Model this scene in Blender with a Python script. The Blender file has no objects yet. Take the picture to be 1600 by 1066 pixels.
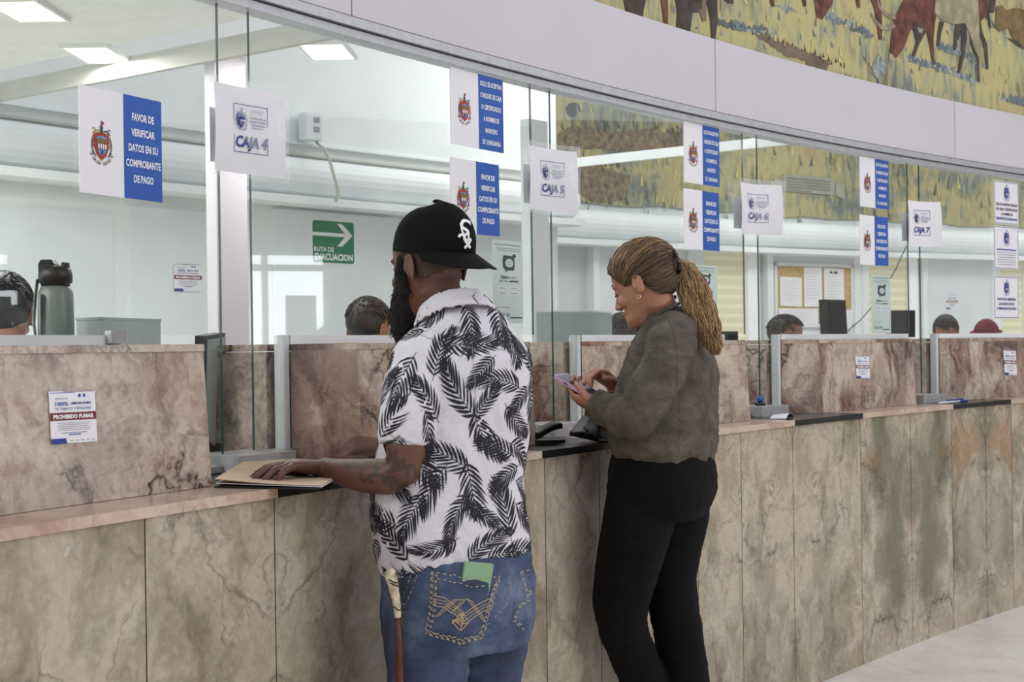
import bpy, bmesh, math, random
import numpy as np
from mathutils import Vector, Matrix, noise
from mathutils.bvhtree import BVHTree

SC = bpy.context.scene
COL = SC.collection
PI = math.pi

# ------------------------------------------------------------------ camera
FPX, HC, ROLL, YH = 2200.0, 1.384, 0.01395, 543.72   # focal length (px of a 1600 px frame), eye height, roll, horizon row
cam = bpy.data.cameras.new('camera')
cam.sensor_width = 36.0
cam.lens = 36.0 * FPX / 1600.0
cam.shift_y = (YH - 533.0) / 1600.0
cam.clip_end = 200
cam.dof.use_dof = True
cam.dof.focus_distance = 3.9
cam.dof.aperture_fstop = 9.0
cam_ob = bpy.data.objects.new('camera', cam)
COL.objects.link(cam_ob)
cam_ob.matrix_world = Matrix.Translation((0, 0, HC)) @ Matrix.Rotation(PI/2, 4, 'X') @ Matrix.Rotation(-ROLL, 4, 'Z')
SC.camera = cam_ob

# ------------------------------------------------------------------ light and exposure
SC.view_settings.view_transform = 'Standard'
SC.view_settings.look = 'None'
SC.view_settings.gamma = 1.0
SC.view_settings.use_curve_mapping = False
SC.view_settings.exposure = 0.0
SC.cycles.use_denoising = True
SC.cycles.max_bounces = 10
SC.cycles.transparent_max_bounces = 24
SC.cycles.caustics_reflective = False
SC.cycles.caustics_refractive = False
WORLD_STRENGTH = 0.95
w = bpy.data.worlds.new('daylight'); SC.world = w; w.use_nodes = True
bg = w.node_tree.nodes['Background']
bg.inputs[0].default_value = (0.93, 0.95, 1.0, 1)
# even sky, with the sunlit street low down on the entrance side
_wt = w.node_tree; _tc = _wt.nodes.new('ShaderNodeTexCoord'); _sx = _wt.nodes.new('ShaderNodeSeparateXYZ'); _wt.links.new(_tc.outputs['Generated'], _sx.inputs[0])
def _wm(op, a, b):
    k = _wt.nodes.new('ShaderNodeMath'); k.operation = op
    for i, v in enumerate((a, b)):
        if hasattr(v, 'is_linked'): _wt.links.new(v, k.inputs[i])
        else: k.inputs[i].default_value = v
    return k.outputs[0]
_low = _wm('MULTIPLY', _wm('GREATER_THAN', _sx.outputs[0], .6), _wm('LESS_THAN', _sx.outputs[2], .07))
_wt.links.new(_wm('ADD', WORLD_STRENGTH, _wm('MULTIPLY', _low, 5.0)), bg.inputs[1])

def area(name, loc, target, sx, sy, power, color=(1, 1, 1)):
    l = bpy.data.lights.new(name, 'AREA'); l.shape = 'RECTANGLE'; l.size = sx; l.size_y = sy
    l.energy = power; l.color = color
    o = bpy.data.objects.new(name, l); COL.objects.link(o)
    o.location = loc
    o.rotation_euler = (Vector(target) - Vector(loc)).to_track_quat('-Z', 'Y').to_euler()
    return o
# tall hall windows to the right of and behind the photographer
area('hall_window_light', (7.5, 0.5, 4.2), (1.5, 5.0, 0.9), 4.0, 3.0, 150, (1.0, 0.985, 0.96))

# ------------------------------------------------------------------ plan geometry
CK = (18.03, -7.518); RK = 22.258 - 0.8635            # counter front: an arc round the hall's centre
KG = 0.84
CG = (CK[0]*KG, CK[1]*KG); RG = 22.258*KG             # glazing line
TH0 = math.atan2(4.348 - CK[1], -0.802 - CK[0])
_c, _s = math.cos(ROLL), math.sin(ROLL)
def ray(px, py):
    x, y = px - 800.0, py - YH
    return ((_c*x - _s*y)/FPX, 1.0, -(_s*x + _c*y)/FPX)
def W(px, py, d):
    r = ray(px, py); return Vector((r[0]*d, d, HC + r[2]*d))
def P(u, n, z=0.0):                                   # u along the glazing, n towards the hall
    th = TH0 - u/RG
    return Vector((CG[0] + (RG-n)*math.cos(th), CG[1] + (RG-n)*math.sin(th), z))
def PK(k, n, z=0.0):                                  # k along the counter edge
    th = TH0 - k/RK
    return Vector((CK[0] + (RK-n)*math.cos(th), CK[1] + (RK-n)*math.sin(th), z))
def un(p):
    x, y = p[0]-CG[0], p[1]-CG[1]
    return (TH0 - math.atan2(y, x))*RG, RG - math.hypot(x, y)
def tdir(u):
    th = TH0 - u/RG; return Vector((math.sin(th), -math.cos(th), 0))
def ndir(u):
    th = TH0 - u/RG; return Vector((-math.cos(th), -math.sin(th), 0))
def _hit(px, py, C, R):
    d = ray(px, py); o = (-C[0], -C[1])
    a = d[0]**2 + 1; b = o[0]*d[0] + o[1]; k = o[0]**2 + o[1]**2 - R*R; D = max(b*b - a*k, 0)
    if k < 0: t = (-b + math.sqrt(D))/a
    else:
        t = (-b - math.sqrt(D))/a
        if t < 0.3: t = (-b + math.sqrt(D))/a
    return Vector((d[0]*t, t, HC + d[2]*t))
def hit(px, py, n):                                   # -> u, z on the arc at offset n
    p = _hit(px, py, CG, RG-n); return un(p)[0], p.z
def hitK(px, py, n=0):
    return _hit(px, py, CK, RK-n)
def kof(p):
    return (TH0 - math.atan2(p[1]-CK[1], p[0]-CK[0]))*RK

# ------------------------------------------------------------------ mesh builder
class MB:
    def __init__(s): s.v = []; s.f = []; s.m = []; s.uv = {}
    def add(s, vs, fs, mi=0):
        b = len(s.v); s.v += [tuple(v) for v in vs]
        for f in fs: s.f.append(tuple(b+i for i in f)); s.m.append(mi)
        return b
    def poly(s, pts, mi=0): s.add(pts, [range(len(pts))], mi)
    def prism(s, bot, top, mi=0, mtop=None):
        n = len(bot)
        s.add(list(bot)+list(top), [(i, (i+1) % n, n+(i+1) % n, n+i) for i in range(n)], mi)
        s.poly(list(reversed(list(bot))), mi); s.poly(list(top), mi if mtop is None else mtop)
    def plan(s, pts, z0, z1, mi=0, mtop=None):
        s.prism([(p[0], p[1], z0) for p in pts], [(p[0], p[1], z1) for p in pts], mi, mtop)
    def box(s, o, ax, ay, az, mi=0):                 # corner o and three edge vectors
        o, ax, ay, az = Vector(o), Vector(ax), Vector(ay), Vector(az)
        s.prism([o, o+ax, o+ax+ay, o+ay], [o+az, o+ax+az, o+ax+ay+az, o+ay+az], mi)
    def loft(s, rings, mi=0, cap=True):
        n = len(rings[0]); b = len(s.v)
        for r in rings: s.v += [tuple(p) for p in r]
        for j in range(len(rings)-1):
            for i in range(n):
                s.f.append((b+j*n+i, b+j*n+(i+1) % n, b+(j+1)*n+(i+1) % n, b+(j+1)*n+i)); s.m.append(mi)
        if cap:
            s.f.append(tuple(b+i for i in reversed(range(n)))); s.m.append(mi)
            e = b+(len(rings)-1)*n
            s.f.append(tuple(e+i for i in range(n))); s.m.append(mi)
    def tube(s, pts, rad, seg=10, mi=0, flat=1.0, up=None):
        pts = [Vector(p) for p in pts]
        if not hasattr(rad, '__len__'): rad = [rad]*len(pts)
        rings = []; prev = None
        for i, p in enumerate(pts):
            t = (pts[min(i+1, len(pts)-1)] - pts[max(i-1, 0)])
            if t.length < 1e-9: t = Vector((0, 0, 1))
            t.normalize()
            if prev is None:
                a = Vector(up) if up is not None else (Vector((0, 0, 1)) if abs(t.z) < .9 else Vector((1, 0, 0)))
                prev = (a - t*a.dot(t)).normalized()
            else:
                prev = prev - t*prev.dot(t)
                prev = prev.normalized() if prev.length > 1e-6 else t.orthogonal().normalized()
            q = t.cross(prev)
            rings.append([p + (prev*math.cos(2*PI*k/seg)*flat + q*math.sin(2*PI*k/seg))*rad[i] for k in range(seg)])
        s.loft(rings, mi)
    def ell(s, c, ax, ay, az, nu=20, nv=12, mi=0):    # ellipsoid from three half-axis vectors
        c, ax, ay, az = Vector(c), Vector(ax), Vector(ay), Vector(az)
        rings = []
        for j in range(1, nv):
            t = PI*j/nv - PI/2
            rings.append([c + az*math.sin(t) + (ax*math.cos(2*PI*i/nu) + ay*math.sin(2*PI*i/nu))*math.cos(t) for i in range(nu)])
        s.loft(rings, mi)
    def ribbon(s, pts, nrm, wdt, mi=0):
        pts = [Vector(p) for p in pts]; n = len(pts)
        if not hasattr(wdt, '__len__'): wdt = [wdt]*n
        vs = []
        for i, p in enumerate(pts):
            t = (pts[min(i+1, n-1)] - pts[max(i-1, 0)]).normalized()
            nn = nrm[i] if isinstance(nrm, list) else nrm
            q = t.cross(Vector(nn)).normalized()*wdt[i]/2
            vs += [p-q, p+q]
        s.add(vs, [(2*i, 2*i+1, 2*i+3, 2*i+2) for i in range(n-1)], mi)
    def build(s, name, mats, parent=None, smooth=False, origin=None):
        me = bpy.data.meshes.new(name)
        o0 = Vector((0, 0, 0))
        if parent is not None: o0 = Vector(parent['_o']) if '_o' in parent else Vector((0, 0, 0))
        elif origin is not None: o0 = Vector(origin)
        me.from_pydata([tuple(Vector(v)-o0) for v in s.v], [], s.f)
        if not isinstance(mats, (list, tuple)): mats = [mats]
        for m in mats: me.materials.append(m)
        me.polygons.foreach_set('material_index', s.m)
        if smooth: me.polygons.foreach_set('use_smooth', [True]*len(me.polygons))
        if s.uv:
            l = me.uv_layers.new(name='UVMap')
            for p in me.polygons:
                if p.index in s.uv:
                    for li, c in zip(p.loop_indices, s.uv[p.index]): l.data[li].uv = c
        me.update()
        o = bpy.data.objects.new(name, me); COL.objects.link(o)
        if parent is not None:
            o.parent = parent
            o['_o'] = list(o0)
        else:
            o.location = o0; o['_o'] = list(o0)
        return o
def fixn(o):                                          # consistent outward normals
    bm = bmesh.new(); bm.from_mesh(o.data); bmesh.ops.recalc_face_normals(bm, faces=bm.faces); bm.to_mesh(o.data); bm.free(); return o
def bevel(o, wd, seg=2):
    m = o.modifiers.new('edge', 'BEVEL'); m.width = wd; m.segments = seg; m.limit_method = 'ANGLE'; m.angle_limit = 0.6
    return o
def bake(o):                                          # apply modifiers without operators
    dg = bpy.context.evaluated_depsgraph_get()
    me = bpy.data.meshes.new_from_object(o.evaluated_get(dg))
    old = o.data; o.modifiers.clear(); o.data = me; me.name = old.name
    bpy.data.meshes.remove(old); return o
def remesh(o, vox, it=4, fac=0.5):
    fixn(o)
    m = o.modifiers.new('r', 'REMESH'); m.mode = 'VOXEL'; m.voxel_size = vox; m.use_smooth_shade = True
    if it:
        m = o.modifiers.new('s', 'SMOOTH'); m.factor = fac; m.iterations = it
    bake(o); o.data.polygons.foreach_set('use_smooth', [True]*len(o.data.polygons)); return o
def thing(name, label, cat, loc, group=None):
    o = bpy.data.objects.new(name, None); o.empty_display_size = .05; COL.objects.link(o)
    o.location = loc; o['_o'] = list(loc); return tag(o, label, cat, group)
def tag(o, label, cat, group=None):
    o['label'] = label; o['category'] = cat
    if group: o['group'] = group
    return o
def struct(o): o['kind'] = 'structure'; return o
def verts(o): 
    a = np.empty(len(o.data.vertices)*3); o.data.vertices.foreach_get('co', a); return a.reshape(-1, 3)
def setverts(o, a): o.data.vertices.foreach_set('co', a.ravel()); o.data.update()
def bvh(o):
    return BVHTree.FromPolygons([v.co[:] for v in o.data.vertices], [p.vertices[:] for p in o.data.polygons])

# ------------------------------------------------------------------ materials
def lin(c):
    return tuple((x/255/12.92 if x/255 <= .04045 else ((x/255+.055)/1.055)**2.4) for x in c) + (1,)
class NT:
    def __init__(s, name):
        s.m = bpy.data.materials.new(name); s.m.use_nodes = True; s.t = s.m.node_tree; s.t.nodes.clear()
        s.out = s.n('ShaderNodeOutputMaterial')
    def n(s, typ, **kw):
        k = s.t.nodes.new(typ)
        for a, b in kw.items(): setattr(k, a, b)
        return k
    def l(s, a, b): s.t.links.new(a, b)
    def setin(s, k, i, v):
        if hasattr(v, 'is_linked') or hasattr(v, 'links'): s.l(v, k.inputs[i])
        else: k.inputs[i].default_value = v
    def noise(s, vec, scale, detail=4, rough=.55, dist=0.0):
        k = s.n('ShaderNodeTexNoise')
        if vec is not None: s.l(vec, k.inputs['Vector'])
        k.inputs['Scale'].default_value = scale; k.inputs['Detail'].default_value = detail
        k.inputs['Roughness'].default_value = rough; k.inputs['Distortion'].default_value = dist
        return k
    def ramp(s, fac, stops, interp='LINEAR'):
        k = s.n('ShaderNodeValToRGB'); e = k.color_ramp.elements; k.color_ramp.interpolation = interp
        while len(e) > 1: e.remove(e[-1])
        e[0].position = stops[0][0]; e[0].color = stops[0][1]
        for p, c in stops[1:]:
            x = e.new(p); x.color = c
        s.l(fac, k.inputs[0]); return k.outputs[0]
    def mix(s, fac, a, b, blend='MIX'):
        k = s.n('ShaderNodeMix', data_type='RGBA', blend_type=blend)
        s.setin(k, 0, fac); s.setin(k, 6, a); s.setin(k, 7, b); return k.outputs[2]
    def math(s, op, a, b=0.0, c=None, clamp=False):
        k = s.n('ShaderNodeMath', operation=op, use_clamp=clamp); s.setin(k, 0, a); s.setin(k, 1, b)
        if c is not None: s.setin(k, 2, c)
        return k.outputs[0]
    def coord(s, kind='Object'): return s.n('ShaderNodeTexCoord').outputs[kind]
    def mapping(s, vec, scale=(1, 1, 1), rot=(0, 0, 0), loc=(0, 0, 0)):
        k = s.n('ShaderNodeMapping'); s.l(vec, k.inputs[0])
        k.inputs['Scale'].default_value = scale; k.inputs['Rotation'].default_value = rot; k.inputs['Location'].default_value = loc
        return k.outputs[0]
    def bump(s, h, strength=.3, dist=.01):
        k = s.n('ShaderNodeBump'); s.l(h, k.inputs['Height']); k.inputs['Strength'].default_value = strength; k.inputs['Distance'].default_value = dist
        return k.outputs[0]
    def bsdf(s, col, rough=.5, metal=0.0, normal=None, **kw):
        k = s.n('ShaderNodeBsdfPrincipled'); s.setin(k, 'Base Color', col); s.setin(k, 'Roughness', rough); s.setin(k, 'Metallic', metal)
        if normal is not None: s.l(normal, k.inputs['Normal'])
        for a, b in kw.items(): s.setin(k, a.replace('_', ' '), b)
        s.l(k.outputs[0], s.out.inputs[0]); return k
W0 = (1, 1, 1, 1); B0 = (0, 0, 0, 1)
def plain(name, rgb, rough=.5, metal=0.0, var=.06, scale=8.0, bump=0.0, bscale=200.0, **kw):
    t = NT(name); co = t.coord(); nz = t.noise(co, scale, 3).outputs[0]
    c = lin(rgb); d = tuple(x*(1-var*2) for x in c[:3]) + (1,); e = tuple(min(x*(1+var*2), 1) for x in c[:3]) + (1,)
    col = t.ramp(nz, [(.3, d), (.7, e)])
    nm = None
    if bump: nm = t.bump(t.noise(co, bscale, 2).outputs[0], bump, .002)
    t.bsdf(col, rough, metal, nm, **kw); return t.m

def marble(name, base, vein, patch, vscale=3.0, vein_amt=.8, rough=.22, seed=0.0, patch_lo=.56, rust=None, cloud=.6):
    t = NT(name); uv = t.mapping(t.coord('UV'), loc=(seed, seed*.7, 0))
    warp = t.noise(uv, 2.2, 5, .6)
    wv = t.n('ShaderNodeVectorMath', operation='MULTIPLY_ADD'); t.l(warp.outputs['Color'], wv.inputs[0])
    wv.inputs[1].default_value = (.45, .45, .45); t.l(uv, wv.inputs[2]); wv = wv.outputs[0]
    diag = t.mapping(wv, scale=(1.0, .55, 1), rot=(0, 0, .6))
    n1 = t.noise(diag, 2.4, 9, .64, .25).outputs[0]
    col = t.ramp(n1, [(.34, lin(base[0])), (.46, lin(base[1])), (.55, lin(base[2])), (.66, lin(base[3]))])
    n2 = t.noise(t.mapping(diag, loc=(7, 3, 0)), 1.7, 7, .62, .2).outputs[0]
    pm = t.ramp(n2, [(patch_lo, B0), (patch_lo+.10, W0)])
    col = t.mix(t.math('MULTIPLY', pm, .75), col, lin(patch))
    w2 = t.n('ShaderNodeVectorMath', operation='MULTIPLY_ADD'); t.l(t.noise(uv, 9, 4, .65).outputs['Color'], w2.inputs[0])
    w2.inputs[1].default_value = (.10, .10, .10); t.l(wv, w2.inputs[2])
    crack = t.mapping(w2.outputs[0], scale=(1.0, .6, 1), rot=(0, 0, .7))
    for k, (sc, wd, am) in enumerate(((vscale*.9, .030, vein_amt), (vscale*2.4, .035, vein_amt*.7), (vscale*6, .05, vein_amt*.4))):
        vo = t.n('ShaderNodeTexVoronoi', feature='DISTANCE_TO_EDGE'); t.l(t.mapping(crack, loc=(3*k, 11*k, 0)), vo.inputs['Vector']); vo.inputs['Scale'].default_value = sc
        v = t.ramp(vo.outputs['Distance'], [(0, W0), (wd*.45, (.35, .35, .35, 1)), (wd*1.4, B0)])
        msk = t.ramp(t.noise(t.mapping(uv, loc=(5*k+2, 1, 0)), 3.2, 4).outputs[0], [(.46, B0), (.60, W0)])
        col = t.mix(t.math('MULTIPLY', t.math('MULTIPLY', v, msk), am), col, lin(vein))
    # smoky vein clouds
    n = t.noise(t.mapping(crack, loc=(13, 5, 0)), vscale*1.3, 9, .68, .2).outputs[0]
    sm = t.ramp(n, [(.47, B0), (.62, W0)])
    msk = t.ramp(t.noise(t.mapping(uv, loc=(2, 9, 0)), 2.4, 4).outputs[0], [(.36, B0), (.58, W0)])
    col = t.mix(t.math('MULTIPLY', t.math('MULTIPLY', sm, msk), min(1, vein_amt*cloud)*.8), col, lin(vein))
    if rust:
        n = t.noise(t.mapping(diag, loc=(1, 21, 0)), 2.0, 5, .6, .6).outputs[0]
        col = t.mix(t.math('MULTIPLY', t.ramp(n, [(.60, B0), (.70, W0)]), .6), col, lin(rust))
    fine = t.noise(uv, 60, 4).outputs[0]
    col = t.mix(.25, col, t.ramp(fine, [(.3, (.35, .35, .35, 1)), (.7, (.75, .75, .75, 1))]), 'OVERLAY')
    sp = t.ramp(t.noise(t.mapping(uv, loc=(4, 4, 0)), 15, 2).outputs[0], [(.735, B0), (.76, W0)])
    col = t.mix(t.math('MULTIPLY', sp, .6), col, lin((214, 208, 198)))
    t.bsdf(col, rough); return t.m

def glassmat(name, edge=False):
    t = NT(name)
    if edge:
        t.bsdf(lin((38, 78, 72)), .12, 0, None, Alpha=.93); return t.m
    tr = t.n('ShaderNodeBsdfTransparent'); tr.inputs[0].default_value = (.965, .985, .975, 1)
    gl = t.n('ShaderNodeBsdfGlossy'); gl.inputs['Roughness'].default_value = .0; gl.inputs[0].default_value = (1, 1, 1, 1)
    fr = t.n('ShaderNodeFresnel'); bf = t.n('ShaderNodeNewGeometry').outputs['Backfacing']
    t.l(t.math('SUBTRACT', 1.45, t.math('MULTIPLY', bf, 1.45-1/1.45)), fr.inputs[0])
    mx = t.n('ShaderNodeMixShader'); t.l(fr.outputs[0], mx.inputs[0]); t.l(tr.outputs[0], mx.inputs[1]); t.l(gl.outputs[0], mx.inputs[2])
    t.l(mx.outputs[0], t.out.inputs[0]); return t.m
def film(name, alpha=.25, rough=.12):
    t = NT(name)
    tr = t.n('ShaderNodeBsdfTransparent')
    gl = t.n('ShaderNodeBsdfPrincipled'); gl.inputs['Base Color'].default_value = (.9, .92, .93, 1); gl.inputs['Roughness'].default_value = rough
    nz = t.noise(t.coord(), 26, 2, .5, .8).outputs[0]; t.l(t.bump(nz, .8, .01), gl.inputs['Normal'])
    mx = t.n('ShaderNodeMixShader'); mx.inputs[0].default_value = alpha; t.l(tr.outputs[0], mx.inputs[1]); t.l(gl.outputs[0], mx.inputs[2])
    t.l(mx.outputs[0], t.out.inputs[0]); return t.m
def emis(name, rgb, st):
    t = NT(name); e = t.n('ShaderNodeEmission'); e.inputs[0].default_value = lin(rgb); e.inputs[1].default_value = st
    t.l(e.outputs[0], t.out.inputs[0]); return t.m
def painting(name, dark=1.0, seed=0.0):
    t = NT(name); uv = t.mapping(t.coord('UV'), loc=(seed, seed, 0))
    st = t.mapping(uv, scale=(20, 4.2, 1), rot=(0, 0, .18))
    n1 = t.noise(st, 1.0, 5, .6, .7).outputs[0]
    big = t.noise(t.mapping(uv, scale=(1.6, 2.6, 1)), 1.0, 4, .6, .5).outputs[0]
    f = t.math('ADD', t.math('MULTIPLY', n1, .5), t.math('MULTIPLY', big, .55))
    k = lambda r, g, b: lin((r*dark, g*dark, b*dark))
    col = t.ramp(f, [(.33, k(112, 104, 88)), (.43, k(136, 146, 136)), (.49, k(168, 172, 142)), (.53, k(196, 186, 134)), (.60, k(206, 194, 138)), (.70, k(196, 172, 122)), (.8, k(162, 164, 140))])
    n2 = t.noise(t.mapping(uv, scale=(18, 3.5, 1), loc=(5, 2, 0)), 1.3, 5, .6, .5).outputs[0]
    msk = t.ramp(t.noise(t.mapping(uv, scale=(1.3, 1.8, 1), loc=(3, 3, 0)), 1.4, 3).outputs[0], [(.5, B0), (.62, W0)])
    col = t.mix(t.math('MULTIPLY', t.ramp(n2, [(.46, B0), (.6, W0)]), t.math('MULTIPLY', msk, .75)), col, k(100, 96, 84))
    t.bsdf(col, .75); return t.m
def cloth(name, rgb, var=.1, weave=900.0, rough=.85, bump=.25, c2=None, scale=6.0, crease=.35):
    t = NT(name); co = t.coord()
    c = lin(rgb); c2 = lin(c2) if c2 else tuple(x*(1-2*var) for x in c[:3]) + (1,)
    col = t.ramp(t.noise(co, scale, 5, .6).outputs[0], [(.3, c2), (.68, c)])
    wv = t.noise(t.mapping(co, scale=(1, 1, .25)), weave, 2, .6).outputs[0]
    col = t.mix(.35, col, t.ramp(wv, [(.3, (.25, .25, .25, 1)), (.7, (.75, .75, .75, 1))]), 'OVERLAY')
    cr = t.noise(t.mapping(co, scale=(1, 1, 1.25)), 16, 7, .66, 1.1).outputs[0]
    b1 = t.n('ShaderNodeBump'); t.l(cr, b1.inputs['Height']); b1.inputs['Strength'].default_value = crease; b1.inputs['Distance'].default_value = .02
    b2 = t.n('ShaderNodeBump'); t.l(wv, b2.inputs['Height']); b2.inputs['Strength'].default_value = bump; b2.inputs['Distance'].default_value = .003; t.l(b1.outputs[0], b2.inputs['Normal'])
    t.bsdf(col, rough, 0, b2.outputs[0], Specular_IOR_Level=.2); return t.m
def skinmat(name, rgb, rgb2):
    t = NT(name); co = t.coord()
    col = t.ramp(t.noise(co, 14, 5, .6).outputs[0], [(.3, lin(rgb2)), (.7, lin(rgb))])
    t.bsdf(col, .5, 0, t.bump(t.noise(co, 260, 3).outputs[0], .15, .002), Subsurface_Weight=.08, Subsurface_Radius=(.01, .004, .002)); return t.m

M = {}
M['white_wall'] = plain('white_wall_paint', (234, 238, 239), .55, var=.02, scale=3)
M['panel'] = plain('white_panel', (224, 230, 233), .4, var=.02, scale=3)
M['ceiling'] = plain('ceiling_paint', (232, 234, 230), .8, var=.02)
M['beam'] = plain('beam_grey', (186, 186, 178), .7, var=.03)
M['fascia'] = plain('fascia_lilac_white', (206, 202, 210), .5, var=.015, scale=2)
M['alu'] = plain('brushed_aluminium', (196, 198, 202), .35, .55, var=.04, scale=30)
M['alu_dark'] = plain('dull_steel', (176, 176, 178), .42, .3, var=.08, scale=30)
M['alu_post'] = plain('pale_anodised_post', (206, 210, 212), .45, .15, var=.03, scale=30)
M['rail'] = plain('white_rail', (226, 228, 232), .35, var=.02)
M['gap'] = plain('shadow_gap', (70, 62, 58), .8)
M['red_edge'] = plain('rust_line', (104, 58, 56), .7)
M['glass'] = glassmat('clear_glass'); M['glass_edge'] = glassmat('green_glass_edge', True)
M['film'] = film('clear_plastic_sleeve'); M['acrylic'] = film('clear_acrylic', .18, .05)
M['paper'] = plain('white_paper', (236, 234, 240), .6, var=.01)
M['paper_grey'] = plain('pale_grey_print', (228, 236, 234), .6, var=.02)
M['blue'] = plain('sign_blue', (38, 88, 176), .45, var=.02)
M['ink'] = plain('navy_print', (44, 62, 140), .6, var=.02)
M['dark_ink'] = plain('dark_grey_print', (64, 66, 74), .6)
M['grey_ink'] = plain('grey_print', (150, 152, 160), .6)
M['white_ink'] = plain('white_print', (238, 240, 244), .5, var=.01)
M['maroon'] = plain('maroon_print', (122, 32, 44), .5, var=.03)
M['green'] = plain('sign_green', (22, 122, 82), .45, var=.02)
M['gold'] = plain('crest_gold', (176, 140, 66), .5)
M['crest_red'] = plain('crest_red', (168, 44, 52), .5)
M['crest_blue'] = plain('crest_blue', (84, 156, 204), .5)
M['crest_brown'] = plain('crest_brown', (128, 98, 52), .5)
M['crest_dark'] = plain('crest_dark', (58, 60, 82), .5)
M['pedestal'] = marble('green_beige_marble', ((122, 108, 88), (170, 156, 136), (194, 180, 162), (150, 136, 112)), (78, 66, 54), (108, 106, 84), 2.2, .85, .25, 0.0, .56, (158, 108, 64), .55)
M['block'] = marble('pink_brown_marble', ((108, 78, 72), (162, 138, 124), (204, 188, 172), (136, 102, 92)), (58, 36, 38), (150, 138, 112), 3.4, 1.0, .2, 4.0, .60, (136, 84, 72), 1.15)
M['ledge'] = marble('pink_ledge_marble', ((182, 152, 134), (204, 180, 162), (210, 188, 172), (186, 162, 144)), (132, 92, 84), (170, 160, 136), 4.0, .5, .2, 9.0, .66)
M['floor'] = marble('white_floor_marble', ((228, 218, 210), (240, 234, 228), (244, 240, 236), (226, 214, 204)), (196, 168, 150), (212, 196, 186), 1.4, .45, .25, 2.0, .62)
M['black'] = plain('black_plastic', (20, 20, 22), .4, var=.1)
M['black_stone'] = plain('black_stone', (26, 26, 28), .25, var=.15)
M['grey_plastic'] = plain('grey_plastic', (150, 156, 158), .5, var=.03)
M['grey_box'] = plain('grey_box', (168, 176, 176), .6, var=.04)
M['lamp'] = emis('lamp_diffuser', (255, 250, 226), 3.0)
M['mural'] = painting('mural_grassland', .93, 0.0)
M['mural_back'] = painting('back_mural_grassland', .86, 5.0)

# ================================================================== structure
LEDGE_T, LEDGE_B = 1.082, 1.060
Z_TR, Z_FT = 2.266, 2.612                     # transom underside, fascia top
NBACK, NMUR = -3.2, -3.9                       # back wall and mural wall behind the tills
Z_CEIL = 2.60
def arc(fn, a, b, n, k): return [fn(a+(b-a)*i/k, n) for i in range(k+1)]

def curved_slab(mb, fn, a, b, n0, n1, z0, z1, k, mi=0):
    for i in range(k):
        p, q = a+(b-a)*i/k, a+(b-a)*(i+1)/k
        mb.plan([fn(p, n0), fn(q, n0), fn(q, n1), fn(p, n1)], z0, z1, mi)

# floor
m = MB(); pts = [(-9, -7), (12, -7), (12, 22), (-9, 22)]
m.plan(pts, -.05, 0)
for i in range(len(m.f)): m.uv[i] = [(m.v[j][0]*.8, m.v[j][1]*.8) for j in m.f[i]]
struct(m.build('floor', M['floor']))

# hall shell round the photographer: far side of the round hall with a tall doorway
m = MB()
m.box((10.5, -6.9, 0), (.3, 0, 0), (0, 12.64, 0), (0, 0, 3.9))
m.box((10.5, 6.68, 0), (.3, 0, 0), (0, 14.5, 0), (0, 0, 3.9))
m.box((10.5, 5.74, 2.42), (.3, 0, 0), (0, .94, 0), (0, 0, 1.48))
struct(m.build('wall_right', plain('hall_wall_grey', (150, 148, 146), .8, var=.02)))
m = MB()
m.box((10.58, 5.97, 0), (.08, 0, 0), (0, .06, 0), (0, 0, 2.41))
m.box((10.58, 5.76, 2.24), (.08, 0, 0), (0, .9, 0), (0, 0, .07)); m.box((10.58, 6.22, 0), (.05, 0, 0), (0, .33, 0), (0, 0, 1.98))
struct(m.build('door_1', M['alu']))
m = MB(); m.box((-8.9, -6.9, 0), (19.4, 0, 0), (0, .25, 0), (0, 0, 3.9))
struct(m.build('wall_rear', plain('hall_wall_rear_grey', (150, 148, 146), .8, var=.02)))

# white wall behind the tills, mural wall deeper to its right
UB = hit(870, 300, NBACK)[0]
m = MB(); curved_slab(m, P, -2.6, UB, NBACK, NBACK-.7, 0, 3.4, 26)
struct(m.build('wall_back', M['white_wall']))
m = MB(); curved_slab(m, P, UB-.5, 14.5, NMUR, NMUR-.1, 0, 4.2, 30)
struct(m.build('wall_back_right', plain('lower_back_wall', (208, 214, 214), .55, var=.02)))
m = MB(); m.plan([P(-2.6, -.2), P(-2.6, NBACK), P(-2.5, NBACK), P(-2.5, -.2)], 0, 3.4)
struct(m.build('wall_left', M['white_wall']))
# teller room ceiling (left part only)
m = MB(); curved_slab(m, P, -2.6, 1.05, -.06, NBACK, Z_CEIL, Z_CEIL+.06, 10)
struct(m.build('ceiling', M['ceiling']))
# cross beams
def beam(px0, py0, px1, py1, zb, zt, name):
    r0, r1 = ray(px0, py0), ray(px1, py1)
    t0, t1 = (zb-HC)/r0[2], (zb-HC)/r1[2]
    a = Vector((r0[0]*t0, t0, 0)); b = Vector((r1[0]*t1, t1, 0)); d = (b-a).normalized()
    a -= d*2.0 if name == 'trim_1' else d*.9
    nb = un(b)[1]; b += d*(abs(nb)-.08 if nb < 0 else 0)
    q = Vector((d.y, -d.x, 0))*-.03
    mm = MB(); mm.plan([a, b, b+q, a+q], zb, zt)
    struct(mm.build(name, M['beam'] if name == 'trim_1' else M['white_wall']))
beam(0, 157, 480, 66, 2.52, 2.60, 'trim_1')
beam(888, 262, 1067, 243, 2.60, 2.66, 'trim_2')
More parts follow.
